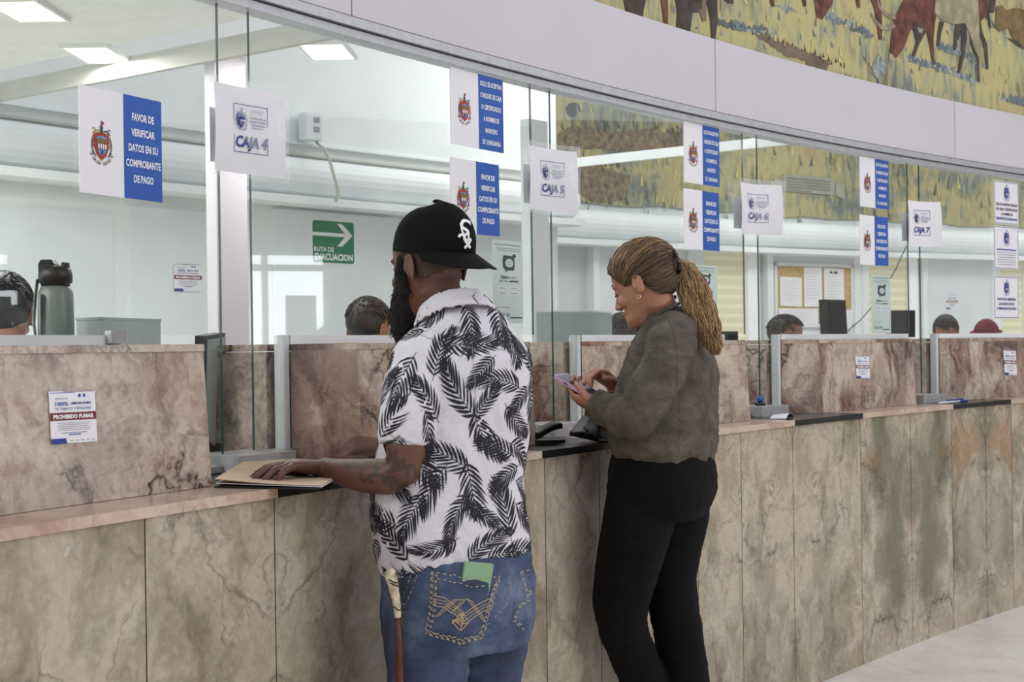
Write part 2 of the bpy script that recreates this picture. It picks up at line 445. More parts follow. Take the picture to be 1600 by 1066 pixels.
# mural on the back wall
m = MB(); ua, ub = UB-.4, 14.0
zb = hit(1200, 336, NMUR+.02)[1]
N = 40
for i in range(N):
    p, q = ua+(ub-ua)*i/N, ua+(ub-ua)*(i+1)/N
    jz = lambda u: zb + .008*math.sin(u*3.1) + .012*math.sin(u*9)
    m.uv[len(m.f)] = [(p, 0), (q, 0), (q, 1.9), (p, 1.9)]
    m.poly([P(p, NMUR+.02, jz(p)), P(q, NMUR+.02, jz(q)), P(q, NMUR+.02, 4.19), P(p, NMUR+.02, 4.19)])
rag = random.Random(17)
def ragged(pts, step=5, amp=3.2):
    o = []
    for (x0, y0), (x1, y1) in zip(pts, pts[1:]+pts[:1]):
        k = max(1, int(math.hypot(x1-x0, y1-y0)/step))
        for i in range(k): o.append((x0+(x1-x0)*i/k+rag.uniform(-.6, .6), y0+(y1-y0)*i/k+rag.uniform(-amp, amp)))
    return o
def patchpoly(mm, pts, n, mi, lift=0):
    o = []
    for px, py in pts:
        u, z = hit(px, py, n+lift); o.append(P(u, n+lift, z))
    mm.poly(o, mi)
# dark earth patches, bush and the ribbon banner painted on it
earth = plain('painted_earth', (126, 110, 88), .8, var=.25, scale=24); bush = plain('painted_bush', (70, 74, 74), .8, var=.2)
banner = plain('painted_banner', (158, 160, 142), .8, var=.05); bline = plain('banner_lettering', (122, 124, 112), .8)
for pts in ([(872, 208), (900, 196), (960, 206), (1010, 200), (1066, 212), (1066, 236), (1000, 240), (930, 232), (872, 238)],
            [(896, 262), (930, 256), (985, 276), (980, 312), (930, 318), (905, 300)],
            [(1040, 210), (1062, 205), (1066, 222), (1045, 226)]):
    patchpoly(m, ragged(pts), NMUR+.02, 1, .004)
    for i in range(26):
        x = rag.uniform(min(p[0] for p in pts), max(p[0] for p in pts)); y = rag.choice((min(p[1] for p in pts)+rag.uniform(2, 10), max(p[1] for p in pts)-rag.uniform(-4, 6)))
        patchpoly(m, [(x, y), (x+rag.uniform(2, 5), y+1), (x+rag.uniform(-2, 4), y-rag.uniform(6, 16))], NMUR+.02, rag.choice((2, 5, 5)), .006)
patchpoly(m, ragged([(884, 168), (893, 160), (905, 164), (907, 175), (897, 182), (886, 178)], 4, 2), NMUR+.02, 2, .004)
for i in range(230):
    x = rag.uniform(872, 1600); y = rag.uniform(160, 350)
    patchpoly(m, [(x, y), (x+rag.uniform(2, 6), y+1), (x+rag.uniform(-3, 6), y-rag.uniform(10, 30))], NMUR+.02, rag.choice((5, 6, 6, 7, 7)), .005)
for pts in ([(1224, 272), (1304, 279), (1305, 305), (1224, 299)], [(1208, 277), (1222, 281), (1222, 298), (1208, 304), (1213, 291)], [(1306, 285), (1321, 288), (1316, 300), (1322, 313), (1306, 306)]):
    patchpoly(m, pts, NMUR+.02, 3, .008)
for i in range(5):
    y = 277+i*4.6; patchpoly(m, [(1230, y), (1298-(i == 4)*30, y+6-(i == 4)*2.5), (1298-(i == 4)*30, y+8-(i == 4)*2.5), (1230, y+2)], NMUR+.02, 4, .012)
o = m.build('wall_mural', [M['mural_back'], earth, bush, banner, bline, plain('painted_dark_tuft', (104, 100, 84), .8, var=.2), plain('painted_yellow_tuft', (192, 178, 116), .8, var=.15), plain('painted_grey_green_tuft', (142, 148, 126), .8, var=.2)])
tag(o, 'painted grassland mural with ribbon banner on the wall behind the tills', 'mural')

# pilaster standing where the white wall ends
u0 = hit(828, 300, -1.5)[0]; u1 = hit(857, 300, -1.5)[0]
m = MB(); m.plan([P(u0, -1.5), P(u1, -1.5), P(u1, -1.56), P(u0, -1.56)], 0, 2.55)
struct(m.build('trim_3', M['white_wall']))
# slim white upright behind the left glass gap
u0 = hit(338, 300, -1.5)[0]; u1 = hit(386, 300, -1.5)[0]
m = MB(); m.plan([P(u0, -1.5), P(u1, -1.5), P(u1, -1.56), P(u0, -1.56)], 0, Z_CEIL-.02)
struct(m.build('trim_4', M['fascia']))

# half-round ducts with sill along the back wall
def duct(ua, ub, nwall, zb, zt, name, dep=.16, k=18):
    mm = MB(); rings = []
    for i in range(k+1):
        u = ua+(ub-ua)*i/k; r = []
        for j in range(11):
            a = -PI/2 + PI*j/10
            r.append(P(u, nwall+max(0, math.cos(a))**.6*dep+.001, (zb+zt)/2 + math.sin(a)*(zt-zb)/2))
        rings.append(r)
    mm.loft(rings); curved_slab(mm, P, ua, ub, nwall, nwall+dep+.05, zb-.055, zb-.012, k)
    o = mm.build(name, M['white_wall']); 
    return struct(fixn(o))
zl = hit(390, 303, NBACK)[1]; zt = hit(390, 240, NBACK)[1]
UD = hit(897, 320, NBACK+.1)[0]
duct(-2.4, UD, NBACK, zl, zt, 'trim_5')
zr = hit(1300, 392, NMUR)[1]; zt2 = hit(1300, 352, NMUR)[1]
duct(UB+.1, 14.2, NMUR, zr, zt2, 'trim_6')
# thin cornice lines above the duct
for k, (y, nm) in enumerate(((232, 'trim_7'), (214, 'trim_8'))):
    z = hit(390, y, NBACK)[1]
    m = MB(); curved_slab(m, P, -2.4, UB-.02, NBACK, NBACK+.03, z-.012, z, 16)
    struct(m.build(nm, M['beam'] if k == 0 else M['white_wall']))

# lower back wall: doors, louvred yellow windows
yel = NT('yellow_louvre_glass'); cz = yel.n('ShaderNodeSeparateXYZ'); yel.l(yel.coord(), cz.inputs[0])
wv = yel.math('SINE', yel.math('MULTIPLY', cz.outputs[2], 78.0))
yel.bsdf(yel.ramp(wv, [(.1, lin((216, 212, 180))), (.6, lin((232, 228, 204)))]), .5, Emission_Strength=.12, Emission_Color=lin((232, 226, 186)))  # faint emission stands in for light coming through the louvres
def wallpanel(px0, px1, ytop, ybot, name, mat, n=NMUR, th=.03, frame=None):
    u0, zt_ = hit(px0, ytop, n); u1, _ = hit(px1, ytop, n); zb_ = hit(px0, ybot, n)[1]
    mm = MB(); mm.plan([P(u0, n), P(u1, n), P(u1, n+th), P(u0, n+th)], zb_, zt_)
    if frame:
        f = frame
        for a, b, c, d in ((u0-f, u0, zb_, zt_+f), (u1, u1+f, zb_, zt_+f), (u0, u1, zt_, zt_+f)):
            mm.plan([P(a, n), P(b, n), P(b, n+th+.03), P(a, n+th+.03)], c, d, 1)
        return struct(mm.build(name, [mat, M['white_wall']]))
    return struct(mm.build(name, mat))
yb = 640
wallpanel(1092, 1160, 393, yb, 'window_10', yel.m, frame=.12)
wallpanel(1342, 1412, 402, yb, 'window_11', yel.m, frame=.10)
wallpanel(1198, 1338, 400, yb, 'door_2', M['panel'], th=.05, frame=.06)
wallpanel(1440, 1541, 404, yb, 'door_3', M['panel'], th=.05, frame=.06)
wallpanel(1556, 1592, 408, yb, 'window_12', yel.m, frame=.08)
wallpanel(925, 1066, 376, yb, 'door_4', M['panel'], th=.05, frame=.05)
# tall flat panels on the near white wall
for i, (a, b) in enumerate(((-60, 172), (198, 330), (425, 612), (628, 768))):
    wallpanel(a, b, 318+i*4, yb, 'trim_%d' % (20+i), M['panel'], n=NBACK, th=.02)

# ceiling lamps of the teller room: square flush panels
lamps = [((42, 12), 'square ceiling lamp in the top left corner behind the glass'), ((152, 81), 'square ceiling lamp left of the beam above the blue payment sign'), ((512, 76), 'square ceiling lamp right of the beam under the transom')]
for (px, py), lb in lamps:
    r = ray(px, py); t = (Z_CEIL-HC)/r[2]; c = Vector((r[0]*t, t, Z_CEIL))
    u, n = un(c); tt, nn = tdir(u), ndir(u)
    tt, nn = Vector((1, 0.0, 0)), Vector((.06, 1, 0)); tt.normalize(); nn.normalize()
    th_ = thing('ceiling_lamp', lb, 'lamp', c, 'ceiling lamps in the teller room')
    a, b = .084, .145
    mm = MB(); mm.box(c-tt*a-nn*b-Vector((0, 0, .012)), tt*2*a, nn*2*b, (0, 0, .012)); mm.build('diffuser', M['lamp'], th_)
    mm = MB()
    for s in (-1, 1):
        mm.box(c+tt*s*(a+.006)-tt*.006-nn*(b+.012)-Vector((0, 0, .016)), tt*.012, nn*2*(b+.012), (0, 0, .016))
        mm.box(c-tt*a+nn*s*(b+.006)-nn*.006-Vector((0, 0, .016)), tt*2*a, nn*.012, (0, 0, .016))
    mm.build('lamp_frame', M['ceiling'], th_)
    area('ceiling_lamp_or_fill_light', c-Vector((0, 0, .02)), c-Vector((0, 0, 1)), .16, .28, 11, (1, .99, .94))
for px, py, pw in ((250, 60, 40), (640, 40, 40)):
    pass
for u, n in ((-2.1, -.9), (-2.0, -2.3)):                    # unseen fill lights added under the ceiling, left of view, to brighten the room
    p = P(u, n, Z_CEIL-.03); area('ceiling_lamp_or_fill_light', p, p-Vector((0, 0, 1)), .6, .6, 34, (1, .99, .95))
for k, (u, n, z) in enumerate(((4.6, -2.2, 3.7), (7.4, -2.2, 3.7), (10.5, -2.2, 3.7))):  # unseen fill lights added high over the right part, without fixtures
    p = P(u, n, z)
    area('teller_room_fill_light', p, p-Vector((0, 0, 1)), 1.1, 1.1, 30, (1, .99, .95))

# ------------------------------------------------------------------ header: transom, fascia, upper mural
m = MB(); curved_slab(m, P, -1.9, 8.2, -.03, .030, Z_TR, Z_TR+.022, 40); 
curved_slab(m, P, -1.9, 8.2, -.03, .045, Z_TR+.026, Z_TR+.052, 40)
curved_slab(m, P, -1.9, 8.2, -.03, .022, Z_TR+.022, Z_TR+.026, 40, 1)
curved_slab(m, P, -1.9, 8.2, -.03, .040, Z_TR+.052, Z_TR+.056, 40, 2)
struct(m.build('trim_9', [M['alu'], M['gap'], M['red_edge']]))
m = MB(); us = [-1.9] + [hit(x, y, .04)[0] for x, y in ((550, 40), (1118, 130), (1492, 220))] + [8.2]
for a, b in zip(us[:-1], us[1:]): curved_slab(m, P, a+.0025, b-.0025, -.02, .04, Z_TR+.056, Z_FT, 14)
curved_slab(m, P, -1.9, 8.2, -.02, .034, Z_TR+.056, Z_FT-.002, 40, 1)
struct(m.build('trim_10', [M['fascia'], M['gap']]))
m = MB(); curved_slab(m, P, -1.9, 8.2, .0, -.12, Z_FT-.05, 4.4, 30)
struct(m.build('wall_front', plain('upper_wall', (214, 208, 204), .8)))
NM = .012
m = MB(); N = 44; ua, ub = -1.8, 8.1
for i in range(N):
    p, q = ua+(ub-ua)*i/N, ua+(ub-ua)*(i+1)/N
    m.uv[len(m.f)] = [(p, 0), (q, 0), (q, 1.6), (p, 1.6)]
    m.poly([P(p, NM, Z_FT-.03), P(q, NM, Z_FT-.03), P(q, NM, 4.35), P(p, NM, 4.35)])
pm = [M['mural'], plain('painted_red_brown_hide', (104, 64, 50), .8, var=.3, scale=18), plain('painted_dark_hide', (74, 62, 56), .8, var=.25, scale=14),
      plain('painted_pale_hide', (158, 148, 122), .8, var=.15, scale=14), plain('painted_blue_grass_tone', (142, 150, 148), .8, var=.25, scale=30),
      plain('painted_bare_earth', (126, 106, 90), .8, var=.15, scale=8), plain('painted_horn', (150, 134, 116), .8, var=.2), plain('painted_ochre_hide', (120, 100, 62), .8, var=.2, scale=14), plain('painted_straw', (206, 192, 130), .8, var=.12), plain('painted_slate', (112, 122, 128), .8, var=.2)]
RED, DK, PALE, BLU, ERT, HRN, OCH = range(1, 8)
lay = [0]
def cowpart(mi, *pts):
    lay[0] += 1; patchpoly(m, pts, NM, mi, .0006+.000008*lay[0])
def stroke_px(mi, pts, w0, w1):
    L, Rr = [], []
    for i, (x, y) in enumerate(pts):
        a = pts[max(i-1, 0)]; b = pts[min(i+1, len(pts)-1)]
        dx, dy = b[0]-a[0], b[1]-a[1]; l = math.hypot(dx, dy) or 1; wd = (w0+(w1-w0)*i/(len(pts)-1))/2
        L.append((x-dy/l*wd, y+dx/l*wd)); Rr.append((x+dy/l*wd, y-dx/l*wd))
    for i in range(len(pts)-1):
        patchpoly(m, [L[i], L[i+1], Rr[i+1], Rr[i]], NM, mi, .0006+.000008*lay[0])
    lay[0] += 1
# painted blue tones in the grass and a bare streak of earth
for pts in ([(1415, 85), (1440, 92), (1470, 100), (1500, 108), (1528, 128), (1520, 130), (1490, 118), (1455, 106), (1425, 98)],
            [(1462, 68), (1500, 76), (1530, 92), (1524, 97), (1490, 84), (1462, 75)],
            [(1120, 30), (1150, 38), (1180, 44), (1200, 50), (1180, 52), (1140, 44)],
            [(1290, 22), (1330, 35), (1362, 52), (1360, 58), (1330, 44), (1290, 30)],
            [(1200, 5), (1235, 12), (1250, 20), (1225, 16)], [(1568, 150), (1600, 154), (1600, 164), (1572, 160)]):
    cowpart(BLU, *ragged(list(pts), 4, 2.2))
rng = random.Random(5)
for x0, y0, x1, y1 in ((1170, 52, 1320, 104), (1416, 92, 1520, 124), (1300, 30, 1362, 56), (1560, 152, 1600, 158)):
    for i in range(26):
        f = rng.random(); x, y = x0+(x1-x0)*f, y0+(y1-y0)*f + rng.uniform(-3, 5)
        cowpart(BLU if x0 != 1170 else DK, (x, y), (x+rng.uniform(2, 4), y), (x+rng.uniform(0, 3), y-rng.uniform(5, 11)))
cowpart(ERT, *ragged([(1180, 54), (1215, 62), (1250, 76), (1280, 88), (1296, 98), (1292, 110), (1288, 116), (1262, 106), (1258, 96), (1230, 88), (1205, 72)], 5, 2.5))
for i in range(40):
    f = rng.random(); x = 1186+f*118; y = 58+f*46+rng.uniform(-4, 3)
    cowpart(DK if i % 3 else ERT, (x, y), (x+2.6, y+.6), (x+rng.uniform(-1, 3), y-rng.uniform(5, 12)))
for i in range(16):
    f = rng.random(); x = 1298+f*40; y = 118+f*12
    cowpart(DK, (x, y), (x+2.5, y+.6), (x+1, y-rng.uniform(6, 13)))
YEL, SLT = 8, 9
for i in range(300):
    x = rng.uniform(910, 1600); y = rng.uniform(2, 190)
    if y > 190*(x-905)/695: continue
    cowpart(rng.choice((YEL, YEL, SLT, BLU)), (x, y), (x+rng.uniform(2, 5), y+1), (x+rng.uniform(-3, 5), y-rng.uniform(5, 16)))
for x0, y0, x1, y1 in ((1416, 90, 1528, 128), (1462, 70, 1528, 95), (1290, 26, 1362, 57), (1120, 34, 1200, 50), (1568, 154, 1600, 160), (1120, 34, 1160, 44)):
    for i in range(30):
        f = rng.random(); x, y = x0+(x1-x0)*f, y0+(y1-y0)*f+rng.uniform(-4, 6)
        cowpart(SLT, (x, y), (x+rng.uniform(3, 7), y+1.5), (x+rng.uniform(0, 5), y-rng.uniform(3, 8)))
# small shrub
cowpart(BLU, (1366, 118), (1362, 104), (1368, 94), (1374, 82), (1379, 92), (1386, 103), (1383, 114), (1377, 122), (1378, 136), (1372, 136), (1372, 124))
# herd in the distance (legs and lowered heads cut by the frame)
cowpart(RED, (1272, -8), (1296, -8), (1302, 2), (1298, 10), (1290, 24), (1284, 30), (1276, 26), (1274, 10))
stroke_px(RED, [(1366, -8), (1372, 12), (1374, 34), (1376, 62)], 15, 5)
for x, y in ((1206, 10), (1256, 10), (1340, 12)): stroke_px(RED, [(x, -6), (x+2, y)], 7, 4)
# rider's horses at the left
stroke_px(DK, [(1062, -6), (1064, 20), (1060, 50)], 14, 6); stroke_px(DK, [(1074, -6), (1074, 22), (1072, 52)], 20, 12)
stroke_px(DK, [(1112, -6), (1116, 30), (1115, 66)], 18, 5); stroke_px(ERT, [(1097, -6), (1099, 20), (1101, 33)], 14, 6)
cowpart(DK, (1066, -6), (1100, -6), (1098, 12), (1090, 20), (1078, 18), (1068, 24))
stroke_px(DK, [(982, -6), (984, 12), (985, 24)], 16, 10); stroke_px(DK, [(1000, -6), (998, 14), (1000, 30)], 22, 10)
stroke_px(RED, [(1038, -6), (1040, 20), (1041, 44)], 11, 5); cowpart(PALE, (1126, -6), (1140, -6), (1146, 4), (1134, 12), (1126, 18))
cowpart(DK, (1124, -6), (1146, -6), (1146, 6), (1136, 6))
# large grazing longhorn
for x, y in ((1462, 72), (1488, 78), (1492, 62)): stroke_px(DK, [(x+10, 34), (x+6, 52), (x+4, y)], 7, 4)
cowpart(DK, (1422, 36), (1444, 30), (1447, 50), (1436, 70), (1430, 88), (1425, 88), (1432, 64), (1428, 48))
cowpart(RED, (1416, -8), (1466, -8), (1464, 20), (1461, 38), (1459, 60), (1460, 88), (1463, 100), (1458, 102), (1454, 80), (1449, 52), (1436, 36), (1424, 46), (1418, 60), (1413, 74), (1404, 86), (1400, 92), (1392, 90), (1390, 82), (1394, 52), (1398, 28))
cowpart(PALE, (1391, 80), (1399, 86), (1402, 92), (1396, 96), (1389, 92))
cowpart(PALE, (1460, -8), (1528, -8), (1534, 18), (1530, 40), (1536, 64), (1532, 92), (1531, 126), (1526, 124), (1525, 88), (1518, 60), (1508, 36), (1490, 38), (1472, 32), (1458, 18))
cowpart(DK, (1500, 32), (1509, 34), (1511, 60), (1506, 92), (1500, 114), (1496, 114), (1502, 84), (1503, 58))
cowpart(DK, (1516, 44), (1522, 62), (1530, 88), (1531, 126), (1527, 126), (1525, 90), (1516, 66))
cowpart(DK, (1530, 20), (1536, 52), (1543, 70), (1545, 108), (1541, 108), (1538, 76), (1530, 58)); cowpart(RED, (1528, -8), (1546, -8), (1546, 20), (1536, 30), (1530, 36))
stroke_px(HRN, [(1397, 38), (1390, 44), (1379, 44), (1369, 34), (1361, 20)], 9, 2); stroke_px(HRN, [(1400, 26), (1392, 27), (1383, 21), (1374, 10), (1371, -2)], 8, 2)
cowpart(DK, (1412, 44), (1424, 38), (1420, 44), (1410, 50)); cowpart(PALE, (1434, 42), (1443, 46), (1440, 52), (1435, 50))
# calf at the far right
cowpart(OCH, (1556, 10), (1566, 8), (1572, 16), (1590, 12), (1606, 18), (1606, 72), (1590, 70), (1580, 56), (1576, 44), (1562, 50), (1554, 42), (1556, 28))
cowpart(DK, (1572, 58), (1594, 66), (1604, 78), (1590, 72)); stroke_px(DK, [(1552, -6), (1550, 20)], 10, 6); stroke_px(DK, [(1540, -6), (1545, 30), (1548, 44)], 6, 3)
o = m.build('wall_mural', pm)
tag(o, 'large curved cattle mural above the white band over the tills', 'mural')

# ================================================================== marble counter
KA, KB = -3.1, 6.9
counter = thing('service_counter', 'long curved green and pink marble service counter the customers stand at', 'counter', PK(1.0, 0, 0))
seams = [-3.1, -2.5, -2.1, -1.695, -1.295, -.895, -.43, -.02, .30, .62, .95, 1.28, 1.619, 2.051, 2.694-.02, 3.178, 3.618, 4.0, 4.308, 4.75, 5.2, 5.7, 6.2, 6.9]
m = MB(); DEP = -.34
for i, (a, b) in enumerate(zip(seams[:-1], seams[1:])):
    g = .0016; k = max(2, int((b-a)/.2)); mir = (i % 2 == 0); off = (i//2)*1.37 + (i//2 % 3)*.61
    for j in range(k):
        p, q = a+g+(b-a-2*g)*j/k, a+g+(b-a-2*g)*(j+1)/k
        f = lambda x: off + ((b-x) if mir else (x-a))
        m.uv[len(m.f)] = [(f(p), 0), (f(q), 0), (f(q), 1.06), (f(p), 1.06)]
        m.poly([PK(p, 0, 0), PK(q, 0, 0), PK(q, 0, LEDGE_B-.001), PK(p, 0, LEDGE_B-.001)])
curved_slab(m, PK, KA, KB, -.004, DEP, 0, LEDGE_B-.001, 40, 1)
m.build('pedestal', [M['pedestal'], M['gap']], counter)
# ledge slab with black stone insets in front of each window
pads = [(kof(hitK(428, 770)), kof(hitK(570, 745))), (kof(hitK(842, 705)), kof(hitK(985, 690))), (kof(hitK(1238, 657)), kof(hitK(1344, 646))), (kof(hitK(1486, 633)), kof(hitK(1576, 625)))]
stops = [KA]
for a, b in pads: stops += [a, b]
stops.append(KB)
for i, (a, b) in enumerate(zip(stops[:-1], stops[1:])):
    mm = MB(); k = max(2, int((b-a)/.25)); g = .001
    for j in range(k):
        p, q = a+g+(b-a-2*g)*j/k, a+g+(b-a-2*g)*(j+1)/k; s = len(mm.f)
        n0 = .012 if i % 2 == 0 else .014
        mm.plan([PK(p, n0), PK(q, n0), PK(q, DEP), PK(p, DEP)], LEDGE_B, LEDGE_T)
        for fi in range(s, len(mm.f)):
            mm.uv[fi] = [((kof(mm.v[v])), mm.v[v][2]*1.0 + math.hypot(mm.v[v][0]-PK(p, 0)[0], mm.v[v][1]-PK(p, 0)[1])*.3) for v in mm.f[fi]]
    mm.build('ledge' if i % 2 == 0 else 'ledge_inset', M['ledge'] if i % 2 == 0 else M['black_stone'], counter)

# ================================================================== marble till blocks with aluminium edge frames
BT = 1.402
INS = -.145
def blockuv(mm, s, scale=1.0, seed=0.0):
    for fi in range(s, len(mm.f)):
        vs = [Vector(mm.v[v]) for v in mm.f[fi]]
        nn = (vs[1]-vs[0]).cross(vs[2]-vs[0])
        if abs(nn.z) > .7*nn.length: mm.uv[fi] = [(v.x+seed, v.y) for v in vs]
        else:
            t = Vector((-nn.y, nn.x, 0)).normalized() if nn.length > 0 else Vector((1, 0, 0))
            mm.uv[fi] = [(v.dot(t)*scale+seed+nn.normalized().x*3, v.z*scale) for v in vs]
def kpx(px, py): 
    p = _hit(px, py, CK, RK-INS); return kof(p)
blocks = [('A', None, None, kpx(331, 760)), ('B', (447, 712), kpx(568, 690), kpx(838, 692)), ('C', (903, 660), 1.60, kpx(1173, 662)),
          ('D', (1216, 650), kpx(1287, 646), kpx(1432, 634)), ('E', (1463, 632), kpx(1521, 627), 5.75)]
blabel = ['pink brown marble till block with no smoking notice at the left edge', 'pink brown marble till block directly behind the man in the leaf shirt',
          'pink marble till block behind the woman in the grey jacket', 'pink green marble till block with notice and black speaker on top', 'pink brown marble till block at the far right edge']
till = {}
for i, (nm, fr, kc, kr) in enumerate(blocks):
    if fr is None:
        kc = -2.6; pf = None
        front = [PK(kc+(kr-kc)*j/6, INS) for j in range(7)]
        ub_ = un(PK(kr, INS))[0]; ua_ = un(PK(kc, INS))[0]
        back = [P(ub_+.10, .03), P((ua_+ub_)/2, .03), P(ua_, .03)]
        plan = front + back
    else:
        q = _hit(fr[0], fr[1], CG, RG); uf = un(q)[0]
        front = [PK(kc+(kr-kc)*j/4, INS) for j in range(5)]
        ub_ = un(PK(kr, INS))[0]
        bn = .02 if nm != 'E' else -.16
        plan = [P(uf, .02)] + front + [P(ub_+.08, bn), P(uf+.3, bn)]
        till[nm] = uf
    th_ = thing('till_block', blabel[i], 'till block', Vector((plan[1][0], plan[1][1], LEDGE_T)), 'marble till blocks along the counter')
    isf = lambda p: any((p-q_).length < 1e-6 for q_ in front)
    lean = lambda p: p - ndir(un(p)[0])*(.02 if isf(p) else 0)
    z1 = BT-.016
    mm = MB(); mm.prism([(p[0], p[1], LEDGE_T+.001) for p in plan], [(lean(p)[0], lean(p)[1], z1-.0002) for p in plan]); blockuv(mm, 0, 1, i*2.3)
    mm.build('marble_facing', M['block'], th_)
    mm = MB(); cap = [lean(p)+ndir(un(p)[0])*(.003 if isf(p) else 0) for p in plan]; mm.plan(cap, z1, BT); blockuv(mm, 0, 1, i*1.7+5)
    mm.build('cap_slab', M['block'], th_)
    # aluminium rail along the foot of the glass
    ra = uf if fr else ua_; rb = ub_+.04 if fr else ub_-.03
    mm = MB(); curved_slab(mm, P, ra, rb, -.02, .022, BT+.001, BT+.024, 8); mm.build('glazing_rail', M['rail'], th_)
    if fr:
        mm = MB(); mm.plan([P(uf-.024, .018), P(uf, .018), P(uf, -.018), P(uf-.024, -.018)], LEDGE_T+.03, BT+.024)
        bevel(mm.build('frame_post', M['alu_post'], th_), .004)
        # marble wing running back from the post on the staff side
        w0 = P(uf-.04, -.03); w1 = P(uf-.10, -.30); w2 = P(uf+.08, -.31); w3 = P(uf+.16, -.03)
        mm = MB(); mm.plan([w0, w1, w2, w3], LEDGE_T-.3, BT-.02); blockuv(mm, 0, 1, i*3.1)
        mm.build('inner_wing', M['block'], th_)
        mm = MB(); mm.plan([w0, w1, w2, w3], BT-.018, BT); blockuv(mm, 0, 1, i*3.1); mm.build('wing_cap', M['block'], th_)
    else:
        c = P(ub_-.09, .02); 
        mm = MB(); mm.box(c+Vector((0, 0, BT+.004)), tdir(ub_)*.045, ndir(ub_)*.02, (0, 0, .03)); mm.build('glass_clamp', M['alu_dark'], th_)

# ================================================================== glass screens
UE = [-1.44, 0.0, 1.439, 2.886, 4.332, 5.79, 7.24]
class Pane:
    pass
panes = []
tl = list(till.values())
for j in range(6):
    a, b = UE[j], UE[j+1]-.115
    p0, p1 = P(a, .075 if j == 0 else 0), P(b, 0); t = (p1-p0); L = t.length; t.normalize(); n = Vector((t.y, -t.x, 0))
    if n.dot(ndir(a)) < 0: n = -n
    pn = Pane(); pn.o, pn.t, pn.n, pn.L = p0, t, n, L; panes.append(pn)
    G = lambda x, z: p0 + t*x + Vector((0, 0, z))
    # outline: left leg drops to the pass tray, right leg past the block end, the rest stands on the rail
    aL = (till['BCDE'[j-1]]-.037-a) if 1 <= j <= 4 else .12
    blk = blocks[j] if j < 5 else None
    ubr = un(PK(blk[3], INS))[0]+.03 if blk else b
    aR = min(max(ubr-a, .3), L-.02) if blk else L-.02
    zrail = BT+.0245
    out = [(0, 1.128), (aL, 1.128), (aL, zrail), (aR, zrail), (aR, zrail), (L, zrail), (L, Z_TR-.001), (0, Z_TR-.001)]
    m = MB(); h = .004
    def pane_part(pts, edges):
        F_ = [G(x, z)+n*h for x, z in pts]; K_ = [G(x, z)-n*h for x, z in pts]
        m.poly(F_, 0); m.poly(list(reversed(K_)), 0)
        for e in edges:
            e2 = (e+1) % len(pts); m.poly([F_[e], K_[e], K_[e2], F_[e2]], 1)
    pane_part([(0, 1.128), (aL, 1.128), (aL, zrail), (L, zrail), (L, Z_TR-.001), (0, Z_TR-.001)], (0, 4, 5) if False else (0, 3, 5))
    if blk and j == 0:
        pane_part([(L-.075, LEDGE_T+.004), (L, LEDGE_T+.004), (L, zrail-.002), (L-.075, zrail-.002)], (0, 1, 2))
    struct(m.build('window_%d' % (j+1), [M['glass'], M['glass_edge']]))
def panehit(j, px, py, off=0.006):
    pn = panes[j]; d = Vector(ray(px, py)); o = Vector((0, 0, HC)); c = pn.o + pn.n*off
    t = (c-o).dot(pn.n)/d.dot(pn.n); p = o+d*t
    return (p-pn.o).dot(pn.t), p.z

# steel pass-through trays in each window opening
for j, (nm, lab) in enumerate((('B', 'steel pass tray under the glass beside the folder'), ('C', 'steel pass tray behind the black wallet'), ('D', 'steel pass tray beside the white paper slip'), ('E', 'steel pass tray at the right near the pens'))):
    uf = till[nm]; ul = uf-.27; ur = uf-.005
    th_ = thing('pass_tray', lab, 'tray', P((ul+ur)/2, .06, LEDGE_T), 'pass trays of the till windows')
    mm = MB(); mm.plan([P(ul, -.08), P(ul, .085), P(ur-.05, .085), P(ur-.05, .03), P(ur, .03), P(ur, -.08)], LEDGE_T+.001, LEDGE_T+.043); bevel(mm.build('tray_body', M['alu_dark'], th_), .003)
    mm = MB(); mm.plan([P(ul-.05, -.08), P(ul-.05, .03), P(ul-.002, .03), P(ul-.002, -.08)], LEDGE_T+.001, LEDGE_T+.018); mm.build('tray_lip', M['alu_dark'], th_)

